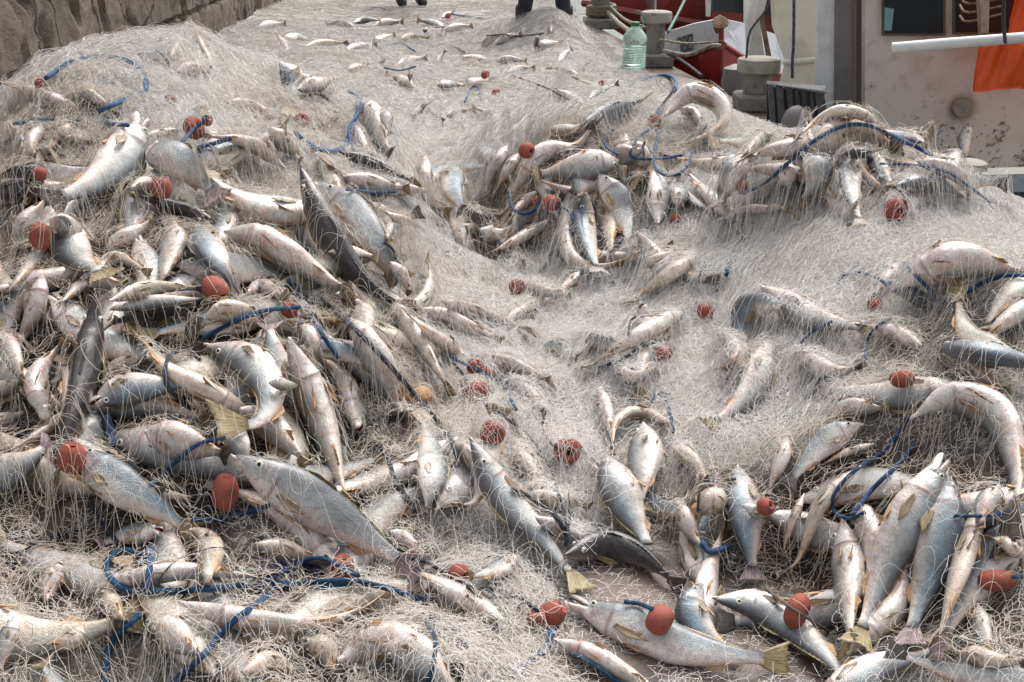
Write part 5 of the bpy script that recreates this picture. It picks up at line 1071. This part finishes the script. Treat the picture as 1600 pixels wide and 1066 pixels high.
rp('twin blue ropes above the upright olive tail', [(1512,456),(1545,438),(1580,430),(1620,432)], 8, 'b', .08, lift=1.3)
rp('broad teal strand under net on the upper slope', [(1134,430),(1142,402),(1162,372)], 9, 't', .35)
rp('dark blue strand left of the broad teal one', [(1092,432),(1104,410),(1122,398)], 6, 'k', .35)
rp('blue cord faint in the net at the lower slope', [(1244,552),(1262,524),(1300,502)], 5, 'b', .4)
rp('blue cord beside the crossing float', [(1352,564),(1356,530),(1374,508),(1392,498)], 6, 'b', .3)
rp('blue line running level through the lower netting', [(1160,664),(1205,654),(1250,644),(1280,640)], 5.5, 'b', .25)
rp('blue rope bending back above the large pair', [(1420,650),(1385,700),(1330,740),(1302,776),(1306,802),(1330,810),(1352,800)], 7, 'b', .08, lift=1.3)
rp('blue rope parallel to the bending one, nearer the camera', [(1432,692),(1400,728),(1362,766),(1330,806)], 8, 'b', .08, lift=1.3)
rp('dark rope beside the slim white fish on the slope', [(1045,528),(1010,540),(975,560),(935,576)], 6, 'k', .15)
rp('dark curl over the slim white fish', [(1004,494),(986,500),(982,524)], 4, 'k', .1)
rp('blue dotted hook standing in the centre net', [(1018,628),(1026,616),(1040,622),(1048,650),(1052,676)], 5.5, 'b', .25)
rp('dark arc of rope over the pale belly at the stone edge', [(1090,800),(1094,768),(1115,756),(1150,748)], 5, 'n', .04)
rp('tan cord through the disc float', [(1196,920),(1225,942),(1262,966),(1300,990)], 6, 'w', .03)
rp('blue rope at the long corner float', [(1580,902),(1610,900),(1640,902)], 7, 'b', .06)
rp('blue cord behind the large bent fish', [(1490,806),(1540,806),(1580,800)], 6, 'b', .2)
rp('blue bundle in the netting behind the upright fish', [(1096,848),(1110,862),(1135,856)], 12, 'b', .45)
for k, (lb, pts) in enumerate((('dark cord wandering over the far sheet below the bending man', [(800,118),(850,136),(890,156)]),('thin dark cord across the far sheet near its middle', [(592,76),(625,68),(648,80)]),('dark cord arching near the far float', [(668,76),(700,70),(726,82)]),('dark cord through the tiny float before the bending man', [(800,57),(830,55),(850,52)]),
   ('blue hook of cord on the far sheet', [(726,160),(738,136),(748,140),(752,162)]),('dark cord from the far middle float', [(710,104),(735,98),(752,92)]),('dark line on the far sheet nearest the standing man', [(566,18),(590,12),(612,18)]),('dark line beyond the far fish pair', [(704,22),(730,26),(760,30)]),('dark cord at the near far sheet', [(570,132),(588,136),(604,156)]),('brown ring of cord near the bottle', [(912,118),(914,102),(930,102),(940,118)]),('dark thread curving on the far sheet', [(600,106),(625,110),(650,104)]),('dark cord over the last far fish', [(760,56),(790,54),(800,60)]))): rp(lb, pts, 3.0, 'kbn'[k % 3] if k not in (4,) else 'b', .15)

# ================================================================== the net itself
ENV = ENVZ.copy()
# nothing placed there -> the heap's own surface
HN = np.maximum(Hf, .0)
hasobj = ENV > HN+.002
TOP = np.where(hasobj, np.minimum(ENV, HN+.22), -9.); CV = np.where(hasobj, ENVC, 1.)
def blur(a, n=1):
    for _ in range(n):
        p = np.pad(a, 1, mode='edge'); a = (p[:-2, 1:-1]+p[2:, 1:-1]+p[1:-1, :-2]+p[1:-1, 2:]+4*a)/8
    return a
HNs = blur(HN, 14)+.004; TOP = np.where(hasobj, TOP, HNs); TOPd = np.maximum(TOP, blur(TOP, 3))
# bulk of the heaped net under the loose strands
def net_mat(name, a, b, c_, bulk):
    t = NT(name); o = t.pos(); at_ = t.n('ShaderNodeAttribute', attribute_name='thin').outputs['Fac']; n1 = t.noise(o, 5, 4, .6); n2 = t.noise(o, 40, 4, .7);  # attribute 'thin' carries the painted-shade mask
    col = t.mix(t.step(n1, .35, .65), a, b); col = t.mix(t.math('MULTIPLY', t.step(n2, .5, .7), .5), col, c_)
    if bulk:
        # browner net, with the shade of gaps and hollows between fish painted in
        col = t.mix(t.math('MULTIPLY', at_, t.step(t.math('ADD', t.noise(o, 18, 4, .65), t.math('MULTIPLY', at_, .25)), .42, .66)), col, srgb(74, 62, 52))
        # packed plies: crumpled mesh cells, pale twine over gaps with shade painted in
        col = t.mix(t.math('MULTIPLY', at_, .0), col, col)
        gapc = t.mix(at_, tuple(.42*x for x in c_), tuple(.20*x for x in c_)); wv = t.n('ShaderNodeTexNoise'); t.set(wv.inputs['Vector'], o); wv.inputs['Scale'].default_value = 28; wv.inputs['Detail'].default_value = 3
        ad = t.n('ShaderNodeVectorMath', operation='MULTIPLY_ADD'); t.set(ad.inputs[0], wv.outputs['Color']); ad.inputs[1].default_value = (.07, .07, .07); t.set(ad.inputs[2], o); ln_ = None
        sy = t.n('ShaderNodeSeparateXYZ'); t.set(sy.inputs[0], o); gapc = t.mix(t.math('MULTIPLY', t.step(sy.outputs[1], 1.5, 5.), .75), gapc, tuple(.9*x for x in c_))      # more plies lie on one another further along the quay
        for sc_ in (62, 88, 121):
            vv = t.n('ShaderNodeTexVoronoi', feature='DISTANCE_TO_EDGE'); t.set(vv.inputs['Vector'], ad.outputs[0]); vv.inputs['Scale'].default_value = sc_
            l_ = t.math('SUBTRACT', 1., t.step(vv.outputs['Distance'], .04, .16)); ln_ = l_ if ln_ is None else t.math('MAXIMUM', ln_, l_)
        col = t.mix(ln_, gapc, col); t.bump(ln_, .9, .006)
    else:
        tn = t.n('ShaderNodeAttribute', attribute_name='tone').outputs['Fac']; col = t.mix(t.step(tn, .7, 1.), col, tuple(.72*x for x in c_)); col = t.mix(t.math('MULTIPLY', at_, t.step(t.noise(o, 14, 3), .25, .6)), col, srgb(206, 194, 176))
    return t.fin(col, .75, Specular_IOR_Level=.25)
M_BULK = net_mat('net_bulk', srgb(194, 189, 184), srgb(184, 177, 170), srgb(168, 159, 150), True)
M_NET = net_mat('net_twine', srgb(238, 235, 231), srgb(231, 226, 220), srgb(220, 213, 204), False)
DARK = np.zeros(XX.shape)  # mask of painted shade in the net colour; strands are sparser there too
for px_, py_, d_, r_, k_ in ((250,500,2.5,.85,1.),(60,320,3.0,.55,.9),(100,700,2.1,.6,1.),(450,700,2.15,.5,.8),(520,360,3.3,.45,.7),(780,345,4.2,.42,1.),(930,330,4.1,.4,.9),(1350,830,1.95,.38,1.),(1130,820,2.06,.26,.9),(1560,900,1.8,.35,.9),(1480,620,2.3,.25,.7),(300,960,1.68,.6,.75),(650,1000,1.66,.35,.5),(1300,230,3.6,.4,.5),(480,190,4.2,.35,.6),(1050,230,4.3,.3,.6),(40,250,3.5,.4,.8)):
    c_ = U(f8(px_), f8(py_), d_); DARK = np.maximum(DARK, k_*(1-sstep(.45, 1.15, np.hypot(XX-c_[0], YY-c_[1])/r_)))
ysel = np.unique(np.r_[np.arange(0, int((6-GY0)/GS), 2), np.arange(int((6-GY0)/GS), len(gy)-1, 4)]); xsel = np.arange(0, len(gx), 2)
Zb = np.minimum(blur(Hf, 2), blur(Hf, 14)+.004)[np.ix_(ysel, xsel)]-.010; Xb, Yb = XX[np.ix_(ysel, xsel)], YY[np.ix_(ysel, xsel)]
nb, mbk = Zb.shape; V = np.stack([Xb, Yb, Zb], -1).reshape(-1, 3)
i, j = np.meshgrid(np.arange(nb-1), np.arange(mbk-1), indexing='ij'); a = (i*mbk+j).ravel(); Fq = np.stack([a, a+1, a+mbk+1, a+mbk], 1)
zf = V[Fq][..., 2].max(1) > -.03; Fq = Fq[zf]; used = np.unique(Fq); rem = np.zeros(len(V), int); rem[used] = np.arange(len(used))
net = empty('fishing_net', (0, 3, 0)); NL = np.array([0, 3., 0])
def fast_mesh(name, V, Fq, mat, parent, loc):
    me = bpy.data.meshes.new(name); me.vertices.add(len(V)); me.vertices.foreach_set('co', (V-loc).astype(np.float32).ravel())
    me.loops.add(Fq.size); me.loops.foreach_set('vertex_index', Fq.astype(np.int32).ravel()); me.polygons.add(len(Fq)); me.polygons.foreach_set('loop_start', np.arange(0, Fq.size, 4, dtype=np.int32))
    me.update(calc_edges=True); me.polygons.foreach_set('use_smooth', np.ones(len(Fq), bool)); me.materials.append(mat)
    o = bpy.data.objects.new(name, me); C.objects.link(o); o.parent = parent; return o
nh = fast_mesh('net_heap', V[used], rem[Fq], M_BULK, net, NL); at_ = nh.data.attributes.new('thin', 'FLOAT', 'POINT'); at_.data.foreach_set('value', DARK[np.ix_(ysel, xsel)].ravel()[used].astype(np.float32))  # 'thin' here stores how much shade is painted into the bulk
# arclength along each column so that strands keep their spacing on steep faces
def arcmap(Hsm, ya):
    dy = np.diff(Hsm, axis=0)/GS; S = np.vstack([np.zeros((1, Hsm.shape[1])), np.cumsum(np.sqrt(1+dy*dy), 0)*GS]); return S
Hsm = blur(np.maximum(Hs+bump*on, 0), 6); S = arcmap(Hsm, gy)
def nodes_to_world(u, v, y0):
    """u: x at that strand, v: arclength beyond y0"""
    cx = np.clip(((u-GX0)/GS).astype(int), 0, S.shape[1]-1); yout = np.empty_like(v); r0 = int((y0-GY0)/GS)
    order = np.argsort(cx, kind='stable'); cs = cx[order]; vs = v[order]; yo = np.empty_like(vs); b = np.searchsorted(cs, np.arange(S.shape[1]+1))
    for c_ in range(S.shape[1]):
        if b[c_+1] > b[c_]: yo[b[c_]:b[c_+1]] = np.interp(vs[b[c_]:b[c_+1]], S[:, c_]-S[r0, c_], gy)
    yout[order] = yo; return yout
ALLV, ALLF, TONE, vcount = [], [], [], 0
SEGS = 0
def emit(P, rad, keep):
    """P: strands x points x 3; keep: strands x points mask; three-sided tubes"""
    global vcount, SEGS
    n, m, _ = P.shape; T = np.gradient(P, axis=1); T = T/np.maximum(np.linalg.norm(T, axis=-1, keepdims=True), 1e-9)
    ref = np.array([.03, .02, 1.]); u = nrm(np.cross(T, ref)); w = np.cross(T, u); r = rad[..., None] if np.ndim(rad) else rad
    Vs = np.stack([P+w*r, P+(u*.866-w*.5)*r, P+(-u*.866-w*.5)*r], 2)       # n m 3 3
    seg = keep[:, 1:] & keep[:, :-1]; si, sj = np.nonzero(seg); base_ = (si*m+sj)*3
    Fs = np.concatenate([np.stack([base_+k, base_+(k+1) % 3, base_+3+(k+1) % 3, base_+3+k], 1) for k in range(3)])
    Vf = Vs.reshape(-1, 3); us = np.zeros(len(Vf), bool); us[Fs.ravel()] = True; idx = np.cumsum(us)-1
    TONE.append(np.repeat(np.random.default_rng(n+m).random(n)[:, None], m*3, 1).ravel()[us].astype(np.float32))
    ALLV.append(Vf[us].astype(np.float32)); ALLF.append((idx[Fs]+vcount).astype(np.int32)); vcount += int(us.sum()); SEGS += len(si)
def layer(seed, x0, x1, y0, y1, mesh, warp, offz, amp, rad, thr0, dens=None, sub=2, ang=0.):
    """one ply of diamond netting, crumpled over the heap"""
    r = np.random.default_rng(seed); LX = x1-x0; LV = (y1-y0)*1.35
    cx, cv = (x0+x1)/2, LV/2; ext = .5*math.hypot(LX, LV); nS = int(2*ext/mesh); nP = int(2*ext/(mesh*.62))*sub
    a = (np.arange(nS)-nS/2)*mesh; b = (np.arange(nP)-nP/2)*mesh*.62/sub
    zz = np.abs(((np.arange(nP)/sub) % 2)-1)*2-1                                       # triangle wave: the zigzag that makes diamonds
    sg = np.where(np.arange(nS) % 2 == 0, 1, -1)[:, None]
    A = a[:, None]+sg*zz[None]*mesh*.5; Bm = np.broadcast_to(b[None], A.shape).copy()
    jt = mesh*.10; sm = lambda q: (q+np.roll(q, 1, 1)+np.roll(q, 2, 1))/1.7; A = A+sm(r.normal(0, jt, A.shape)); Bm = Bm+sm(r.normal(0, jt, A.shape))+sg*np.sin(np.arange(nP)/sub*math.pi)[None]*mesh*.12
    ca, sa = math.cos(ang), math.sin(ang); u = cx+A*ca-Bm*sa; v = cv+A*sa+Bm*ca
    m = (u > x0-.2) & (u < x1+.2) & (v > -.1) & (v < LV)
    k = seed*7
    g = lambda q: (fbm(u/.6, v/.6, k+q, 2)-.5)*warp*1.8+(fbm(u/.17, v/.17, k+q+1, 2)-.5)*warp*.75+(vnoise(u/.06, v/.06, k+q+2)-.5)*warp*.30+(vnoise(u/.024, v/.024, k+q+7)-.5)*warp*.15
    wx = g(0); wy = g(3)
    z1 = vnoise(u/.06, v/.06, k+6); z2 = fbm(u/.12, v/.12, k+9, 2)
    u = u+wx; v = v+wy
    y = nodes_to_world(u.ravel(), v.ravel(), y0).reshape(u.shape)
    top = bil(TOPd, u, y, GX0, GY0, GS); hp = bil(HNs, u, y, GX0, GY0, GS)
    ix = np.clip(((u-GX0)/GS).astype(int), 0, XX.shape[1]-1); iy = np.clip(((y-GY0)/GS).astype(int), 0, XX.shape[0]-1); cov = CV[iy, ix]
    th = .6*r.random(nS)[:, None]+.4*np.clip((vnoise(u/.16, y/.16, k+11)-.2)/.6, 0, 1)
    over = (th < cov) if thr0 is None else (th*thr0 < cov)
    z = np.where(over, top, np.minimum(hp, top))+(offz+amp*np.clip(z1-.4, 0, 1)*np.clip(z2-.3, 0, 1)*3)*np.where(over, 1., .15)
    # outside the net's own outline, or where stone shows, keep only few strands
    be = bil(base, u, y, GX0, GY0, GS); cover = .45+.55*sstep(-.034, .03, be); cover = cover*sstep(-.02, .12, xb(y)+.06-u+.08*(vnoise(y/.2, y*0, 5)-.5))
    keep = m & (y > 1.3) & (y < 19.5) & (vnoise(u/.06, y/.06, k+12)*.65+r.random(nS)[:, None]*.35 < cover+.05) & (u > wallx(y)-.0)
    if dens is not None: keep &= (vnoise(u/.11, y/.11, k+13)*.6+.4*r.random(nS)[:, None]) < dens(u, y)
    P_ = np.stack([u, y, z], -1); dP = np.diff(P_, axis=1); ex = np.abs(np.diff(z-hp, axis=1)); steep = (ex > .7*np.hypot(dP[..., 0], dP[..., 1])+.002) & (r.random(dP.shape[:2]) < .93); keep[:, 1:] &= ~steep
    # only what lies in or near the camera's sight is built
    px, py, dep = project(np.stack([u, y, z], -1).reshape(-1, 3)); inn = ((px > -420) & (px < 2050) & (py > -60) & (py < 1260)).reshape(u.shape); keep &= inn
    near_hidden = False
    emit(np.stack([u, y, z], -1), rad, keep)
RADN = .00043
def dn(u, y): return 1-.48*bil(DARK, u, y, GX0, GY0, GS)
import time as _t; _t0 = _t.time()
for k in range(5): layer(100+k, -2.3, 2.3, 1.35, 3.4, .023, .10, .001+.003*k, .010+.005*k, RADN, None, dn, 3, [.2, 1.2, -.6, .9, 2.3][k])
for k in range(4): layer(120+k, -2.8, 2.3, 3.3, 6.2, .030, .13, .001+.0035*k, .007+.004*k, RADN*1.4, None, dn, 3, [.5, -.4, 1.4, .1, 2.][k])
for k in range(3): layer(140+k, -2.95, 1.8, 6.0, 10.5, .040, .22, .002+.006*k, .016+.006*k, .0012, None, None, 2, [.5, -.5, 1.3][k])
for k in range(2): layer(160+k, -3.2, 1.3, 10.2, 19.3, .075, .40, .002+.008*k, .03, .0018, None, None, 2, [.6, -.6][k])
# the outermost, less crumpled ply whose diamonds can be read
layer(201, -2.3, 2.3, 1.35, 3.4, .036, .045, .012, .020, RADN*1.1, .38, None, 4, .35)
layer(202, -2.8, 2.3, 3.3, 6.0, .046, .06, .014, .018, RADN*1.6, .5, None, 4, .7)
layer(203, -2.6, -.6, 3.3, 5.0, .050, .07, .026, .030, RADN*1.5, None, None, 4, -.3)
# loose curling ends and loops standing off the heap
def curls(seed, n, region, length, rad, zamp):
    r = np.random.default_rng(seed); m = 26; x0, x1, y0, y1 = region; x = r.uniform(x0, x1, n); y = r.uniform(y0, y1, n); a = r.uniform(0, 6.28, n); P = np.zeros((n, m, 2)); P[:, 0, 0] = x; P[:, 0, 1] = y; st = length/m
    cur = r.normal(0, .35, n)
    for k in range(1, m):
        cur = cur*.9+r.normal(0, .16, n); a = a+cur; P[:, k, 0] = P[:, k-1, 0]+np.cos(a)*st; P[:, k, 1] = P[:, k-1, 1]+np.sin(a)*st
    u, y = P[..., 0], P[..., 1]; ok = (y > 1.3) & (y < 19) & (u > -2.9) & (u < 2.5)
    top = bil(blur(TOPd, 2) if False else TOPd, u, y, GX0, GY0, GS); s_ = np.linspace(0, 1, m)[None]
    hgt = np.sin(s_*math.pi*r.choice([1, 1, 2], n)[:, None])*zamp*r.random(n)[:, None]**2
    ks = np.array([.1, .2, .4, .2, .1]); tp = np.pad(top, ((0, 0), (2, 2)), mode='edge'); top = sum(ks[q]*tp[:, q:q+m] for q in range(5))
    be = bil(base, u, y, GX0, GY0, GS); ix = np.clip(((u-GX0)/GS).astype(int), 0, XX.shape[1]-1); iy = np.clip(((y-GY0)/GS).astype(int), 0, XX.shape[0]-1); cov = CV[iy, ix]
    keep = ok & (np.minimum(cov.mean(1, keepdims=True)*1.1+.06, 1) > r.random(n)[:, None]) & (sstep(-.03, .03, be)+.05 > r.random(n)[:, None]) & (xb(y)+.05 > u)
    px, py, dep = project(np.stack([u, y, top], -1).reshape(-1, 3)); keep &= ((px > -100) & (px < 1700) & (py > -40) & (py < 1120)).reshape(u.shape)
    emit(np.stack([u, y, top+.003+np.abs(hgt)], -1), rad, keep)
curls(5, 12000, (-1.9, 1.9, 1.4, 3.4), .24, RADN*1.0, .022)
curls(6, 9000, (-2.7, 2.2, 3.3, 5.6), .32, RADN*1.3, .020)
curls(7, 2500, (-2.9, 1.6, 5.5, 9), .4, .0010, .014)
curls(8, 700, (-2.5, -.8, 3.6, 4.9), .4, .0006, .040)
V = np.vstack(ALLV); Fq = np.vstack(ALLF); o = fast_mesh('netting', V, Fq, M_NET, net, NL); at_ = o.data.attributes.new('thin', 'FLOAT', 'POINT'); tn_ = o.data.attributes.new('tone', 'FLOAT', 'POINT'); tn_.data.foreach_set('value', np.concatenate(TONE)); at_ = o.data.attributes['thin']; at_.data.foreach_set('value', bil(DARK, V[:, 0], V[:, 1], GX0, GY0, GS).astype(np.float32))  # 'thin' repeats the shade mask, tanning the strands there
tag(net, 'pale beige monofilament fishing net heaped and spread over the quay, full of fish', 'fishing net')
print('NET segments', SEGS, 'build', round(_t.time()-_t0, 1), 's; fish', FISHN, 'objects', len(bpy.data.objects))
